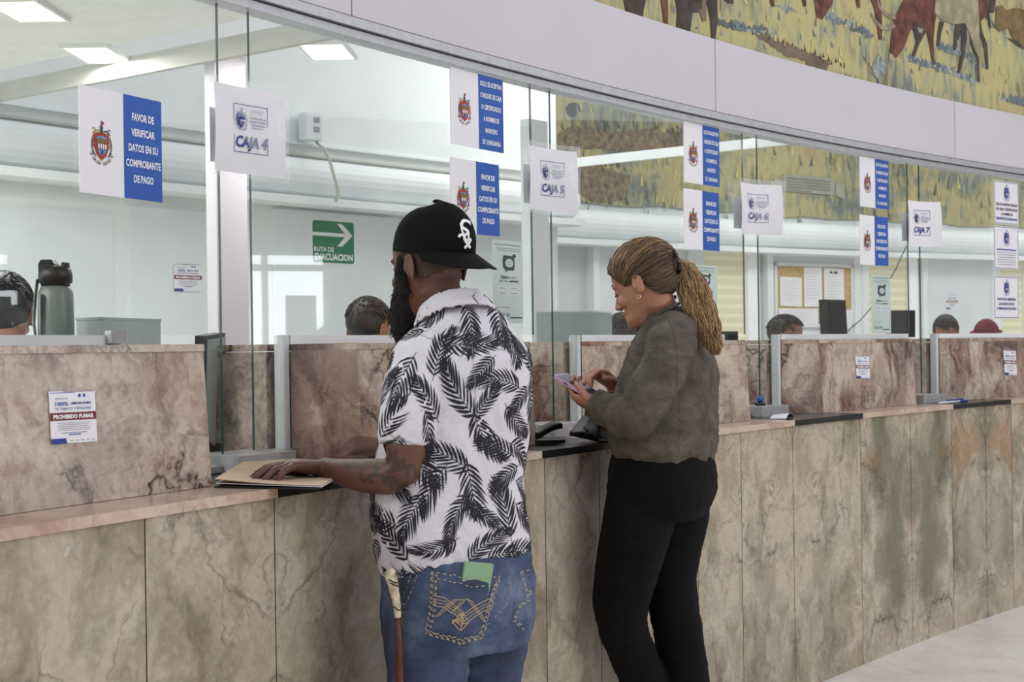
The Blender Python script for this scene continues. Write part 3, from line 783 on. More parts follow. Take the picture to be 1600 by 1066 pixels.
# ================================================================== signs and printed notices
_tc = {}
def textmesh(s, bold=.02, shear=0):
    key = (s, bold, shear)
    if key in _tc: return _tc[key]
    cu = bpy.data.curves.new('t', 'FONT'); cu.body = s; cu.size = 1; cu.offset = bold; cu.resolution_u = 2; cu.shear = shear
    ob = bpy.data.objects.new('t', cu); COL.objects.link(ob)
    me = bpy.data.meshes.new_from_object(ob.evaluated_get(bpy.context.evaluated_depsgraph_get()))
    vs = [(v.co.x, v.co.y) for v in me.vertices]; fs = [tuple(p.vertices) for p in me.polygons]
    bpy.data.objects.remove(ob); bpy.data.curves.remove(cu); bpy.data.meshes.remove(me)
    x0 = min(v[0] for v in vs); x1 = max(v[0] for v in vs)
    _tc[key] = ([((v[0]-x0)/(x1-x0), v[1]/.73) for v in vs], fs); return _tc[key]
class Draw:
    """prints rectangles, strokes and lettering on a flat or curled sheet of size w x h"""
    def __init__(s, o, ax, ay, n, w, h, bend=None):
        s.o, s.ax, s.ay, s.n, s.w, s.h, s.bend = Vector(o), Vector(ax), Vector(ay), Vector(n), w, h, bend; s.mb = MB()
    def L(s, a, b, k):
        off = k*(.0016 if s.bend else .0007) + (s.bend(a/s.w, b/s.h) if s.bend else 0)
        return s.o + s.ax*a + s.ay*b + s.n*off
    def sheet(s, mi=0, th=.002, na=1, nb=1):
        for i in range(na):
            for j in range(nb):
                a0, a1, b0, b1 = s.w*i/na, s.w*(i+1)/na, s.h*j/nb, s.h*(j+1)/nb
                F_ = [s.L(a, b, 0) for a, b in ((a0, b0), (a1, b0), (a1, b1), (a0, b1))]
                s.mb.prism([p-s.n*th for p in F_], F_, mi)
    def rect(s, a0, b0, a1, b1, mi, k=1, seg=None):
        if seg is None: seg = 10 if s.bend and a1-a0 > s.w*.1 else 1
        for i in range(seg):
            p, q = a0+(a1-a0)*i/seg, a0+(a1-a0)*(i+1)/seg
            s.mb.poly([s.L(p, b0, k), s.L(q, b0, k), s.L(q, b1, k), s.L(p, b1, k)], mi)
    def poly(s, pts, mi, k=1): s.mb.poly([s.L(a, b, k) for a, b in pts], mi)
    def frame(s, a0, b0, a1, b1, t, mi, k=1):
        s.rect(a0, b0, a1, b0+t, mi, k); s.rect(a0, b1-t, a1, b1, mi, k); s.rect(a0, b0, a0+t, b1, mi, k); s.rect(a1-t, b0, a1, b1, mi, k)
    def text(s, t, ca, cb, w, h, mi, k=2, bold=.02, shear=0):
        vs, fs = textmesh(t, bold, shear)
        s.mb.add([s.L(ca-w/2+x*w, cb-h/2+y*h, k) for x, y in vs], fs, mi)
    def stroke(s, pts, wd, mi, k=2):
        s.mb.ribbon([s.L(a, b, k) for a, b in pts], s.n, wd, mi)
    def disc(s, a, b, ra, rb, mi, k=2, n=18): s.poly([(a+ra*math.cos(2*PI*i/n), b+rb*math.sin(2*PI*i/n)) for i in range(n)], mi, k)
def spiral(cx, cy, r0, r1, a0, a1, n=14):
    return [(cx+(r0+(r1-r0)*i/n)*math.cos(a0+(a1-a0)*i/n), cy+(r0+(r1-r0)*i/n)*math.sin(a0+(a1-a0)*i/n)) for i in range(n+1)]
def crest(d, cx, cy, S, C):                                # C = material slots: red, blue, brown, white, dark, gold
    R_, B_, N_, Wh, D_, G_ = C
    sh = lambda r: [(cx-r*S*.36, cy+r*S*.34), (cx-r*S*.2, cy+r*S*.40), (cx, cy+r*S*.42), (cx+r*S*.2, cy+r*S*.40), (cx+r*S*.36, cy+r*S*.34), (cx+r*S*.34, cy-r*S*.1), (cx+r*S*.22, cy-r*S*.36), (cx, cy-r*S*.52), (cx-r*S*.22, cy-r*S*.36), (cx-r*S*.34, cy-r*S*.1)]
    d.poly(sh(1.08), G_, 1); d.poly(sh(1.0), R_, 2); d.poly(sh(.74), B_, 3)
    d.poly([(cx-.25*S, cy+.10*S), (cx+.25*S, cy+.10*S), (cx+.24*S, cy-.02*S), (cx-.24*S, cy-.02*S)], N_, 4)
    d.poly([(cx-.26*S, cy+.20*S), (cx-.1*S, cy+.26*S), (cx+.1*S, cy+.2*S), (cx+.26*S, cy+.24*S), (cx+.25*S, cy+.10*S), (cx-.25*S, cy+.10*S)], N_, 4)
    d.poly([(cx-.24*S, cy-.02*S), (cx+.24*S, cy-.02*S), (cx+.2*S, cy-.16*S), (cx-.2*S, cy-.16*S)], R_, 4)
    for i in range(4): d.rect(cx-.2*S+i*.11*S, cy-.14*S, cx-.14*S+i*.11*S, cy+.02*S, Wh, 5)
    d.poly([(cx-.05*S, cy-.2*S), (cx+.05*S, cy-.2*S), (cx+.04*S, cy-.33*S), (cx-.04*S, cy-.33*S)], D_, 5)
    d.disc(cx, cy+.58*S, .07*S, .11*S, D_, 3); d.rect(cx-.05*S, cy+.40*S, cx+.05*S, cy+.5*S, D_, 3)
    d.poly([(cx, cy+.70*S), (cx+.02*S, cy+.84*S), (cx+.14*S, cy+.78*S), (cx+.10*S, cy+.72*S)], R_, 3); d.stroke([(cx, cy+.66*S), (cx, cy+.84*S)], .025*S, D_)
    wd = .045*S
    for q in (-1, 1):
        X = lambda pts: [(cx+q*(a), cy+b) for a, b in pts]
        d.stroke(X([(.08*S, .46*S), (.22*S, .5*S), (.34*S, .44*S), (.42*S, .36*S)]), wd, G_ if q < 0 else D_, 3)
        d.stroke(X(spiral(.4*S, .5*S, .02*S, .12*S, 0, 4.6)), wd*.8, G_ if q < 0 else D_, 3)
        d.stroke(X([(.40*S, .30*S), (.47*S, .1*S), (.48*S, -.1*S), (.42*S, -.26*S), (.3*S, -.42*S)]), wd, D_, 3)
        d.stroke(X(spiral(.47*S, -.3*S, .02*S, .09*S, 1, 6)), wd*.8, D_ if q < 0 else R_, 3)
        d.stroke(X([(.44*S, .22*S), (.38*S, .12*S), (.44*S, .02*S), (.38*S, -.1*S)]), wd, R_ if q < 0 else G_, 3)
        for k, yy in enumerate((-.5, -.58, -.62)):
            d.stroke(X(spiral(.34*S-.11*S*k, yy*S, .03*S, .08*S, 2, 7)), wd*.7, G_ if k % 2 else D_, 3)
PM = [M['paper'], M['blue'], M['white_ink'], M['crest_red'], M['crest_blue'], M['crest_brown'], M['crest_dark'], M['gold'], M['ink'], M['dark_ink'], M['grey_ink'], M['maroon'], M['green'], M['paper_grey']]
(I_PAPER, I_BLUE, I_WH, I_RED, I_CB, I_BR, I_CD, I_GO, I_INK, I_DINK, I_GINK, I_MAR, I_GRN, I_PG) = range(14)
CRC = (I_RED, I_CB, I_BR, I_WH, I_CD, I_GO); CRI = (I_INK, I_GINK, I_INK, I_PAPER, I_INK, I_INK)
def pane_draw(j, x0, x1, yt, yb, off=.0068, bend=None, tilt=0):
    a0, zt_ = panehit(j, x0, yt, off); a1, _ = panehit(j, x1, yt, off); _, zb_ = panehit(j, x0, yb, off)
    pn = panes[j]; ax = pn.t; ay = Vector((0, 0, 1))
    if tilt: ax, ay = ax*math.cos(tilt)+ay*math.sin(tilt), ay*math.cos(tilt)-ax*math.sin(tilt)
    return Draw(pn.o+pn.t*a0+pn.n*off+Vector((0, 0, zb_)), ax, ay, pn.n, a1-a0, zt_-zb_, bend)
T_FAVOR = ['FAVOR DE', 'VERIFICAR', 'DATOS EN SU', 'COMPROBANTE', 'DE PAGO']
T_SOLO = ['SOLO SE ACEPTAN', 'CHEQUES DE CAJA', 'O CERTIFICADOS', 'A NOMBRE DE', 'MUNICIPIO', 'DE  CHIHUAHUA']
WF = [.62, .66, .82, .97, .55]; WS = [.92, .92, .84, .68, .52, .78]
def blue_sign(j, x0, x1, yt, yb, lines, wf, label, name='payment_sign'):
    d = pane_draw(j, x0, x1, yt, yb); d.sheet()
    m0 = d.w*.52; d.rect(m0, 0.0, d.w, d.h, I_BLUE, 1)
    crest(d, d.w*.25, d.h*.47, d.h*.27, CRC)
    n = len(lines)
    lo, hi = (.2, .8) if n == 5 else (.11, .89)
    for i, (t, f) in enumerate(zip(lines, wf)):
        d.text(t, (m0+d.w)/2, d.h*(hi-(hi-lo)*i/(n-1)), (d.w-m0)*f*.94, d.h*(.072 if n == 5 else .064), I_WH, 2, .03)
    o = d.mb.build(name, PM); return tag(o, label, 'sign', 'blue and white payment signs on the glass')
blue_sign(0, 123, 251, 131, 300, T_FAVOR, WF, 'large blue and white receipt checking sign at the far left of the glass')
blue_sign(1, 703, 785, 104, 224, T_SOLO, WS, 'blue and white cheque sign under the transom above the capped man')
blue_sign(1, 703, 779, 245, 362, T_FAVOR, WF, 'blue and white receipt checking sign right of the black cap')
blue_sign(2, 1068, 1123, 189, 284, T_SOLO, WS, 'blue and white cheque sign above the woman with the ponytail')
blue_sign(2, 1068, 1123, 294, 388, T_FAVOR, WF, 'blue and white receipt checking sign just right of the woman\'s hair')
blue_sign(3, 1343, 1388, 244, 322, T_SOLO, WS, 'smallest blue and white cheque sign between CAJA 6 and CAJA 7 papers')
blue_sign(3, 1343, 1387, 335, 413, T_FAVOR, WF, 'smallest blue and white receipt checking sign above the pale chat poster at the right')

# CAJA papers in clear sleeves, hung across the gap between two panes
def caja(j, x0, x1, yt, yb, num, label, curl, sleeve, tilt):
    bend = lambda a, b: .012 + curl*(a-.35)**2 + .006*math.sin(b*3)
    base = P(UE[j], 0)
    d = pane_draw(j, x0, x1, yt, yb, .011, bend, tilt)
    th_ = thing('till_number_paper', label, 'sign', d.L(d.w/2, d.h/2, 0), 'till number papers')
    d.sheet(0, .0008, 28, 4)
    x = lambda f: f*d.w
    y = lambda f: f*d.h
    d.frame(x(.27), y(.24), x(.76), y(.80), .0022, I_INK)
    crest(d, x(.37), y(.61), d.h*.17, CRI)
    for i, (f, wd) in enumerate(((.70, .18), (.655, .22), (.615, .24), (.575, .2))):
        if i == 0:
            for q in range(4): d.stroke(spiral(x(.55+.045*q), y(.72), .004, .008, 0, 4, 6), .0016, I_GINK)
        else:
            t = ('Chihuahua', 'Capital de Trabajo', 'y Resultados')[i-1]
            d.text(t, x(.61), y(f), x(wd), d.h*.028, I_INK, 2, .015)
    d.rect(x(.52), y(.535), x(.68), y(.542), I_INK, 2)
    d.text('CAJA %d' % num, x(.515), y(.37), x(.45), d.h*.13, I_INK, 2, .03, .15)
    d.mb.build('printed_sheet', PM, th_)
    if sleeve:
        e = Draw(d.o-d.ax*.012-d.ay*.012, d.ax, d.ay, d.n, d.w+.024, d.h+.03, lambda a, b: bend(a, b)+.004+.004*math.sin(a*9+b*5))
        for i in range(8):
            for q in range(6):
                a0, a1, b0, b1 = e.w*i/8, e.w*(i+1)/8, e.h*q/6, e.h*(q+1)/6
                e.mb.poly([e.L(a0, b0, 0), e.L(a1, b0, 0), e.L(a1, b1, 0), e.L(a0, b1, 0)])
        e.mb.build('clear_sleeve', M['film'], th_, True)
    # the paper's twin taped to the staff side shows at its edges
    pn = panes[j]; r = Draw(d.o-pn.n*.021+d.ax*.020+d.ay*d.h*.12, d.ax, d.ay, pn.n, d.w*1.06, d.h*.62); r.sheet(0, .0008); r.rect(r.w*.965, r.h*.03, r.w*.985, r.h*.97, I_INK); r.rect(r.w*.5, r.h*.95, r.w*.985, r.h*.97, I_INK); r.rect(r.w*.5, r.h*.03, r.w*.985, r.h*.05, I_INK)
    r.mb.build('rear_sheet', PM, th_)
caja(1, 327, 432, 128, 266, 4, 'CAJA 4 paper in a shiny clear sleeve at the leftmost glass gap', .03, True, -.0)
caja(2, 819, 887, 228, 327, 5, 'CAJA 5 paper in a sleeve above the grey box', .06, True, 0)
caja(3, 1148, 1199, 285, 365, 6, 'CAJA 6 paper with curled edge right of the woman\'s ponytail', .14, True, 0)
caja(4, 1411, 1452, 313, 384, 7, 'CAJA 7 paper with curled edge at the right', .12, False, 0)

# three white notices on the right-hand pane
for k, (yt, yb, ls, lb) in enumerate(((281, 349, ['SOLO SE ACEPTAN CHEQUES', 'DE CAJA O CERTIFICADOS', 'A NOMBRE DE', 'MUNICIPIO DE CHIHUAHUA'], 'topmost of the three white crest notices on the far right glass'),
        (352, 420, None, 'middle one of the three white crest notices on the far right glass'), (431, 498, ['FAVOR DE VERIFICAR', 'LOS DATOS EN SU', 'COMPROBANTE DE PAGO'], 'lowest of the three white crest notices on the far right glass'))):
    d = pane_draw(4, 1553, 1591, yt, yb); d.sheet(); d.frame(.004, .004, d.w-.004, d.h-.004, .003, I_INK)
    crest(d, d.w/2, d.h*.72, d.h*.25, CRI)
    if ls:
        for i, t in enumerate(ls): d.text(t, d.w/2, d.h*(.46-.11*i), d.w*min(.86, .042*len(t)), d.h*.06, I_INK if i == 3 or k == 2 else I_DINK, 2, .03)
    else:
        d.rect(d.w*.1, d.h*.44, d.w*.9, d.h*.47, I_INK)
        for i in range(6): d.rect(d.w*(.1+.02*(i % 3)), d.h*(.38-.055*i), d.w*(.9-.03*(i % 2)), d.h*(.395-.055*i), I_GINK)
    tag(d.mb.build('crest_notice', PM), lb, 'sign', 'white crest notices')

# no smoking notices
def smoke(d, label):
    d.sheet(0, .0006)
    w_, h_ = d.w, d.h
    d.rect(w_*.02, h_*.965, w_*.55, h_*.975, I_BLUE); d.rect(w_*.3, h_*.985, w_*.98, h_*.995, I_MAR)
    d.text('ESPACIO', w_*.26, h_*.86, w_*.27, h_*.04, I_GINK, 2, .01)
    for q in range(3): d.disc(w_*(.65+.1*q), h_*.91, w_*.028, h_*.036, (I_INK, I_BLUE, I_PG)[q], 2, 7)
    d.text('100%', w_*.26, h_*.76, w_*.28, h_*.075, I_BLUE, 2, .02); d.text('LIBRE DE HUMO', w_*.67, h_*.765, w_*.44, h_*.042, I_INK, 2, .04)
    d.text('DE TABACO Y EMISIONES', w_*.5, h_*.665, w_*.78, h_*.05, I_INK, 2, .0)
    d.rect(0, h_*.44, w_, h_*.59, I_MAR); d.text('PROHIBIDO FUMAR', w_*.5, h_*.515, w_*.88, h_*.078, I_WH, 2, .045)
    for i in range(5): d.rect(w_*(.15+.02*(i % 2)), h_*(.385-.034*i), w_*(.86-.03*(i % 3)), h_*(.395-.034*i), I_GINK)
    d.rect(w_*.22, h_*.195, w_*.78, h_*.205, I_INK); d.rect(w_*.38, h_*.155, w_*.64, h_*.175, I_BLUE)
    d.poly([(0, 0), (w_*.34, 0), (w_*.31, h_*.1), (0, h_*.1)], I_INK)
    for q in range(5): d.rect(w_*(.4+.12*q), h_*.04, w_*(.47+.12*q), h_*.055, I_GINK)
    return tag(d.mb.build('no_smoking_notice', PM), label, 'notice', 'no smoking notices')
def block_draw(x0, x1, yt, yb, tilt=0):
    p = hitK(x0, yt, INS); q = hitK(x1, yt, INS); r = hitK(x0, yb, INS)
    t = Vector((q.x-p.x, q.y-p.y, 0)); w_ = t.length; t.normalize(); n = Vector((t.y, -t.x, 0))
    lean = .02*(r.z-1.082)/.32
    o = Vector((p.x, p.y, r.z)) - n*(.02*(r.z-1.082)/.32 - .0025); top = Vector((p.x, p.y, p.z)) - n*(.02*(p.z-1.082)/.32 - .0025)
    ay = (top-o).normalized()
    if tilt: t, ay = t*math.cos(tilt)+ay*math.sin(tilt), ay*math.cos(tilt)-t*math.sin(tilt)
    return Draw(o, t, ay, n, w_, p.z-r.z)
def wall_draw(x0, x1, yt, yb, n_, off=.004):
    u0, zt_ = hit(x0, yt, n_); u1, _ = hit(x1, yt, n_); zb_ = hit(x0, yb, n_)[1]
    p, q = P(u0, n_), P(u1, n_); t = q-p; w_ = t.length; t.normalize(); n = Vector((t.y, -t.x, 0))
    return Draw(p+n*off+Vector((0, 0, zb_)), t, (0, 0, 1), n, w_, zt_-zb_)
smoke(block_draw(82, 154, 612, 695, -.01), 'no smoking notice stuck on the left marble till block')
d_ = block_draw(1340, 1361, 556, 591, -.03); smoke(d_, 'no smoking notice on the marble block under the black speaker')
smoke(block_draw(1571, 1590, 547, 586, -.03), 'no smoking notice on the marble block at the far right edge')
smoke(wall_draw(271, 314, 412, 455, NBACK+.022), 'no smoking notice on the white back wall above the grey box')
smoke(wall_draw(1478, 1496, 460, 483, NMUR+.052), 'tiny no smoking notice on the white back door at the right')

# chat posters
def chat_poster(j, x0, x1, yt, yb, label):
    d = pane_draw(j, x0, x1, yt, yb, -.008); d.sheet(I_PG, .0006); w_, h_ = d.w, d.h
    d.rect(w_*.08, h_*.945, w_*.92, h_*.952, I_DINK)
    for i in range(2): d.rect(w_*(.12+.03*i), h_*(.9-.025*i), w_*.9, h_*(.907-.025*i), I_GINK)
    d.poly([(w_*.36, h_*.82), (w_*.68, h_*.82), (w_*.72, h_*.79), (w_*.72, h_*.665), (w_*.68, h_*.64), (w_*.48, h_*.64), (w_*.42, h_*.61), (w_*.42, h_*.645), (w_*.36, h_*.66), (w_*.33, h_*.69), (w_*.33, h_*.79)], I_DINK, 1)
    d.disc(w_*.54, h_*.73, w_*.13, h_*.052, I_PG, 2); d.disc(w_*.5, h_*.738, w_*.015, h_*.007, I_DINK, 3, 8); d.disc(w_*.58, h_*.738, w_*.015, h_*.007, I_DINK, 3, 8)
    d.stroke([(w_*.5, h_*.715), (w_*.54, h_*.708), (w_*.58, h_*.715)], .002, I_DINK, 3)
    d.disc(w_*.71, h_*.82, w_*.06, h_*.024, I_DINK, 1)
    d.text('TESO', w_*.38, h_*.555, w_*.28, h_*.032, I_DINK, 2, .04); d.text('CHAT', w_*.66, h_*.555, w_*.26, h_*.032, I_GINK, 2, .0)
    for q, (a, b) in enumerate(((.2, .34), (.38, .5), (.54, .84))): d.rect(w_*a, h_*.5, w_*b, h_*.518, I_DINK if q == 2 else I_GINK)
    d.rect(w_*.12, h_*.33, w_*.9, h_*.46, I_GINK if False else I_WH, 1)
    for q in range(4): d.rect(w_*(.2+.4*(q % 2)), h_*(.42-.06*(q//2)), w_*(.4+.4*(q % 2)), h_*(.427-.06*(q//2)), I_GINK, 2)
    d.rect(w_*.12, h_*.19, w_*.55, h_*.197, I_GINK)
    for q in range(3): d.disc(w_*(.18+.15*q), h_*.1, w_*.05, h_*.025, I_GINK, 2, 8)
    d.rect(w_*.55, h_*.06, w_*.95, h_*.075, I_DINK)
    return tag(d.mb.build('chat_poster', PM), label, 'poster', 'pale chat posters on the glass')
chat_poster(1, 769, 816, 374, 505, 'pale chat poster between the black cap brim and CAJA 5')
chat_poster(2, 1080, 1120, 413, 498, 'pale chat poster half hidden by the woman\'s ponytail')
chat_poster(3, 1361, 1391, 429, 521, 'pale chat poster beside the pin board under the right blue sign')

# evacuation sign
d = wall_draw(485, 554, 342, 411, NBACK+.022); d.sheet(0, .004); w_, h_ = d.w, d.h
def rrect(a0, b0, a1, b1, r):
    o = []
    for cx_, cy_, s_ in ((a1-r, b1-r, 0), (a0+r, b1-r, 1), (a0+r, b0+r, 2), (a1-r, b0+r, 3)):
        o += [(cx_+r*math.cos(PI/2*(s_+i/4)), cy_+r*math.sin(PI/2*(s_+i/4))) for i in range(5)]
    return o
d.poly(rrect(w_*.03, h_*.02, w_*.97, h_*.98, w_*.05), I_GRN)
d.rect(w_*.03, h_*.63, w_*.80, h_*.71, I_WH, 2)
d.poly([(w_*.58, h_*.93), (w_*.69, h_*.93), (w_*.93, h_*.67), (w_*.69, h_*.41), (w_*.58, h_*.41), (w_*.79, h_*.67)], I_WH, 2)
d.text('RUTA DE', w_*.28, h_*.33, w_*.44, h_*.11, I_WH, 2, .02); d.text('EVACUACION', w_*.5, h_*.16, w_*.86, h_*.145, I_WH, 2, .035)
tag(d.mb.build('evacuation_sign', PM), 'green evacuation route sign with white arrow on the back wall', 'sign')

# pin board with papers
d = wall_draw(1208, 1331, 410, 512, NMUR+.055); cork = plain('cork', (196, 168, 112), .9, var=.15, scale=60)
t_ = thing('pin_board', 'cork pin board in a pale frame on the back wall', 'notice board', d.L(d.w/2, 0, 0))
d.sheet(0, .01); d.mb.build('cork_panel', cork, t_)
f = MB(); fw = .03
for a0, b0, a1, b1 in ((0, 0, d.w, fw), (0, d.h-fw, d.w, d.h), (0, 0, fw, d.h), (d.w-fw, 0, d.w, d.h)):
    f.box(d.L(a0, b0, 1), d.ax*(a1-a0), Vector((0, 0, b1-b0)), d.n*.015)
f.build('board_frame', M['rail'], t_)
for k, (x0, x1, yt, yb, tl_, lb) in enumerate(((1217, 1251, 432, 478, -.03, 'torn edged paper at the left of the pin board'), (1254, 1282, 418, 480, .02, 'tall printed sheet in the middle of the pin board'), (1285, 1316, 419, 476, -.02, 'printed sheet with a heading at the right of the pin board'),
        (1214, 1276, 482, 512, 0, 'wide sheet along the lower left of the pin board'), (1278, 1328, 484, 515, 0, 'sheet low on the pin board behind the black speaker'))):
    e = wall_draw(x0, x1, yt, yb, NMUR+.055, .012+.003*k); e.ax = (e.ax*math.cos(tl_)+Vector((0, 0, math.sin(tl_)))); e.sheet(0, .001)
    for i in range(9): e.rect(e.w*.12, e.h*(.85-.08*i), e.w*(.85-.1*(i % 3)), e.h*(.857-.08*i), I_GINK)
    if k == 2: e.rect(e.w*.3, e.h*.86, e.w*.42, e.h*.92, I_DINK); e.rect(e.w*.5, e.h*.86, e.w*.68, e.h*.92, I_DINK)
    tag(e.mb.build('pinned_paper', PM), lb, 'paper', 'papers on the pin board')

# wall socket box with its loose cable
u0, zt_ = hit(466, 177, NBACK+.032); u1, zb_ = hit(493, 222, NBACK+.032); p = P(u0, NBACK+.03, zb_)
t_ = thing('socket_box', 'white wall socket box with a hanging cable on the back wall', 'socket', p)
m = MB(); m.box(p, P(u1, NBACK+.03)-P(u0, NBACK+.03), ndir(u0)*.07, (0, 0, zt_-zb_)); bevel(m.build('box', M['panel'], t_), .008)
m = MB(); q = ndir(u0)*.072
for k in (.3, .65):
    m = MB(); m.box(p+q+tdir(u0)*.06+Vector((0, 0, (zt_-zb_)*k)), tdir(u0)*.04, ndir(u0)*.002, (0, 0, .03)); m.build('outlet', M['grey_ink'], t_)
m = MB(); cp = []
for x, y, o_ in ((494, 221, .05), (498, 226, .06), (506, 232, .22), (515, 250, .26), (521, 272, .27), (527, 293, .27), (528, 306, .26), (524, 315, .24)):
    u, z = hit(x, y, NBACK+o_); cp.append(P(u, NBACK+o_, z))
m.tube(cp, .009, 8); m.build('cable', plain('off_white_cable', (190, 190, 178), .5), t_, True)

# ================================================================== things on the counter and behind the glass
LT = Vector((0, 0, LEDGE_T))
def onto(px, py, z):                                       # the point of a horizontal surface seen at a pixel
    r = ray(px, py); t = (z-HC)/r[2]; return Vector((r[0]*t, t, z))
# manila folder with papers inside, lying partly over the black inset
z = LEDGE_T+.004
a = onto(332, 757, z); b = onto(425, 762, z); c = onto(512, 758, z+.002); e1 = onto(428, 731, z); g = onto(352, 737, z)
t_ = thing('document_folder', 'open tan folder of papers under the man\'s left hand on the counter', 'folder', b)
tan = plain('manila_card', (196, 172, 146), .75, var=.05, scale=30); dk = plain('folder_dark_back', (34, 32, 34), .6)
def sheetgrid(mb, p00, p10, p11, p01, f, th, mi=0, n=8):
    G_ = [[p00.lerp(p10, i/n).lerp(p01.lerp(p11, i/n), j/n)+Vector((0, 0, f(i/n, j/n))) for j in range(n+1)] for i in range(n+1)]
    for i in range(n):
        for j in range(n):
            q = [G_[i][j], G_[i+1][j], G_[i+1][j+1], G_[i][j+1]]
            mb.prism([v-Vector((0, 0, th)) for v in q], q, mi)
A0 = onto(334, 760, z); A1 = onto(500, 763, z); A2 = onto(560, 728, z); A3 = onto(395, 728, z)
for nm, mt, f0, th, sh in (('back_cover', dk, lambda i, j: .0, .003, 0), ('papers', M['paper'], lambda i, j: .003+.004*(1-i)*(1-j), .0012, .004), ('front_cover', tan, lambda i, j: .006+.018*(1-i)**2*(1-j)*.6+.022*j*(1-i), .0014, .002)):
    m = MB(); off = Vector((sh, 0, 0)); sheetgrid(m, A0+off, A1+off, A2+off, A3+off, f0, th); m.build(nm, mt, t_)
# black card terminal / wallet pair at the second window
t_ = thing('card_wallet', 'black folded wallet on the dark inset left of the woman\'s bag', 'wallet', onto(864, 694, LEDGE_T))
p = onto(842, 695, LEDGE_T+.002); q = onto(884, 693, LEDGE_T+.002); ax = (q-p); ay = Vector((-ax.y, ax.x, 0)).normalized()*.09
m = MB(); m.box(p, ax, ay, (0, 0, .012)); bevel(m.build('lower_half', M['black'], t_), .004)
leather = plain('black_leather', (12, 11, 13), .45, var=.2, bump=.2, bscale=300, Specular_IOR_Level=.2)
m = MB(); m.loft([[p+ax*f+ay*g_+Vector((0, 0, .014+.05*h_)) for f, g_, h_ in ((x0, .15, hh), (x0, .85, hh), (x0, .85, hh+.35), (x0, .5, hh+.5), (x0, .15, hh+.35))] for x0, hh in ((.02, .0), (.3, .25), (.6, .5), (.85, .62), (.98, .6))])
bevel(m.build('upper_half', leather, t_, True), .003)
# flat black tray plate under it
p = onto(834, 697, LEDGE_T+.001); q = onto(905, 691, LEDGE_T+.001)
# woman's bag on the counter edge
c0 = onto(920, 700, LEDGE_T+.004)
t_ = thing('handbag', 'small black shiny handbag on the counter under the woman\'s arm', 'bag', c0)
m = MB()
m.loft([[W(x, y-13, 4.46+dd) for x, y, dd in pts] for pts in (
    [(888, 694, .0), (905, 697, -.03), (935, 704, -.08), (952, 706, -.02), (945, 700, .1), (905, 692, .1)],
    [(889, 688, .0), (905, 690, -.05), (935, 697, -.10), (954, 700, -.02), (948, 692, .1), (905, 686, .1)],
    [(902, 672, .02), (915, 676, -.03), (935, 684, -.08), (950, 690, -.02), (948, 676, .08), (912, 668, .08)],
    [(918, 655, .03), (925, 659, -.01), (934, 666, -.03), (944, 672, -.01), (944, 660, .05), (924, 652, .05)])])
o = remesh(m.build('bag_body', leather, t_), .006, 3)
m = MB(); m.tube([W(912, 668, 4.41), W(922, 674, 4.40), W(934, 680, 4.38), W(942, 684, 4.39)], .004, 8); m.build('zip', M['dark_ink'], t_)
m = MB(); m.tube([W(920, 646, 4.46), W(932, 636, 4.46), W(946, 642, 4.45), W(950, 660, 4.44), W(944, 676, 4.44)], .006, 8); m.build('strap', leather, t_, True)

def simple(name, label, cat, verts_faces_fn, mat, bev=.003, group=None):
    m = MB(); verts_faces_fn(m); o = m.build(name, mat); fixn(o); bevel(o, bev) if bev else None
    return tag(o, label, cat, group)
# strip of yellow tape on the cap of the second till block
def tape(m):
    q = blocks[1][2]; a = P(till['B']+.10, .02).lerp(PK(q, INS), .35); b = P(till['B']+.10, .02).lerp(PK(q, INS), .75); nn = Vector(((b-a).y, -(b-a).x, 0)).normalized()
    m.box(a-nn*.03+Vector((0, 0, BT+.0005)), b-a, nn*.02, (0, 0, .0012))
simple('tape_strip', 'short strip of yellow tape on the marble cap left of the capped man', 'tape', tape, plain('yellow_tape', (176, 168, 60), .5), 0)
# white slip, pens, blue stamp
p = onto(1228, 655, LEDGE_T+.001)
def slip(m):
    q = onto(1241, 652.6, LEDGE_T+.001); ax = q-p; ay = Vector((-ax.y, ax.x, 0))*.55
    sheetgrid(m, p, p+ax, p+ax+ay, p+ay, lambda i, j: .002+.02*math.sin(i*PI)*(1-.4*j), .001, 0, 5)
simple('paper_slip', 'curled white paper slip on the counter beside a pass tray', 'paper', slip, M['paper'], 0)
for k, (x0, y0, x1, y1, mt, lb) in enumerate(((1468, 630, 1512, 626, 'white_ink', 'white pen lying on the counter at the right'), (1474, 627, 1504, 624, 'ink', 'blue pen lying on the counter at the right'))):
    a = onto(x0, y0, LEDGE_T+.0065); b = onto(x1, y1, LEDGE_T+.0065)
    t_ = thing('pen', lb, 'pen', a, 'pens on the counter'); d_ = (b-a)
    m = MB(); m.tube([a, a+d_*.7], .005, 8); m.build('barrel', M[mt], t_, True)
    m = MB(); m.tube([a+d_*.7, a+d_*.98, b], [.0058, .0058, .003], 8); m.build('pen_cap', M['ink'], t_, True)
a = onto(1188, 634, LEDGE_T+.043); t_ = thing('ink_stamp', 'small blue ink stamp standing on the pass tray', 'stamp', a)
m = MB(); m.tube([a+Vector((0, 0, .001)), a+Vector((0, 0, .012)), a+Vector((0, 0, .013))], [.022, .022, .012], 12); m.build('stamp_base', M['black'], t_, True)
m = MB(); m.tube([a+Vector((0, 0, .013)), a+Vector((0, 0, .03)), a+Vector((0, 0, .04))], [.010, .016, .01], 12); m.build('grip', M['blue'], t_, True)

# grey drinking bottle, staff side of the left till
zb_ = 1.401
def behind(px, n): 
    p = _hit(px, 540, CG, RG-n); return Vector((p.x, p.y, 0))
SHZ = 1.372
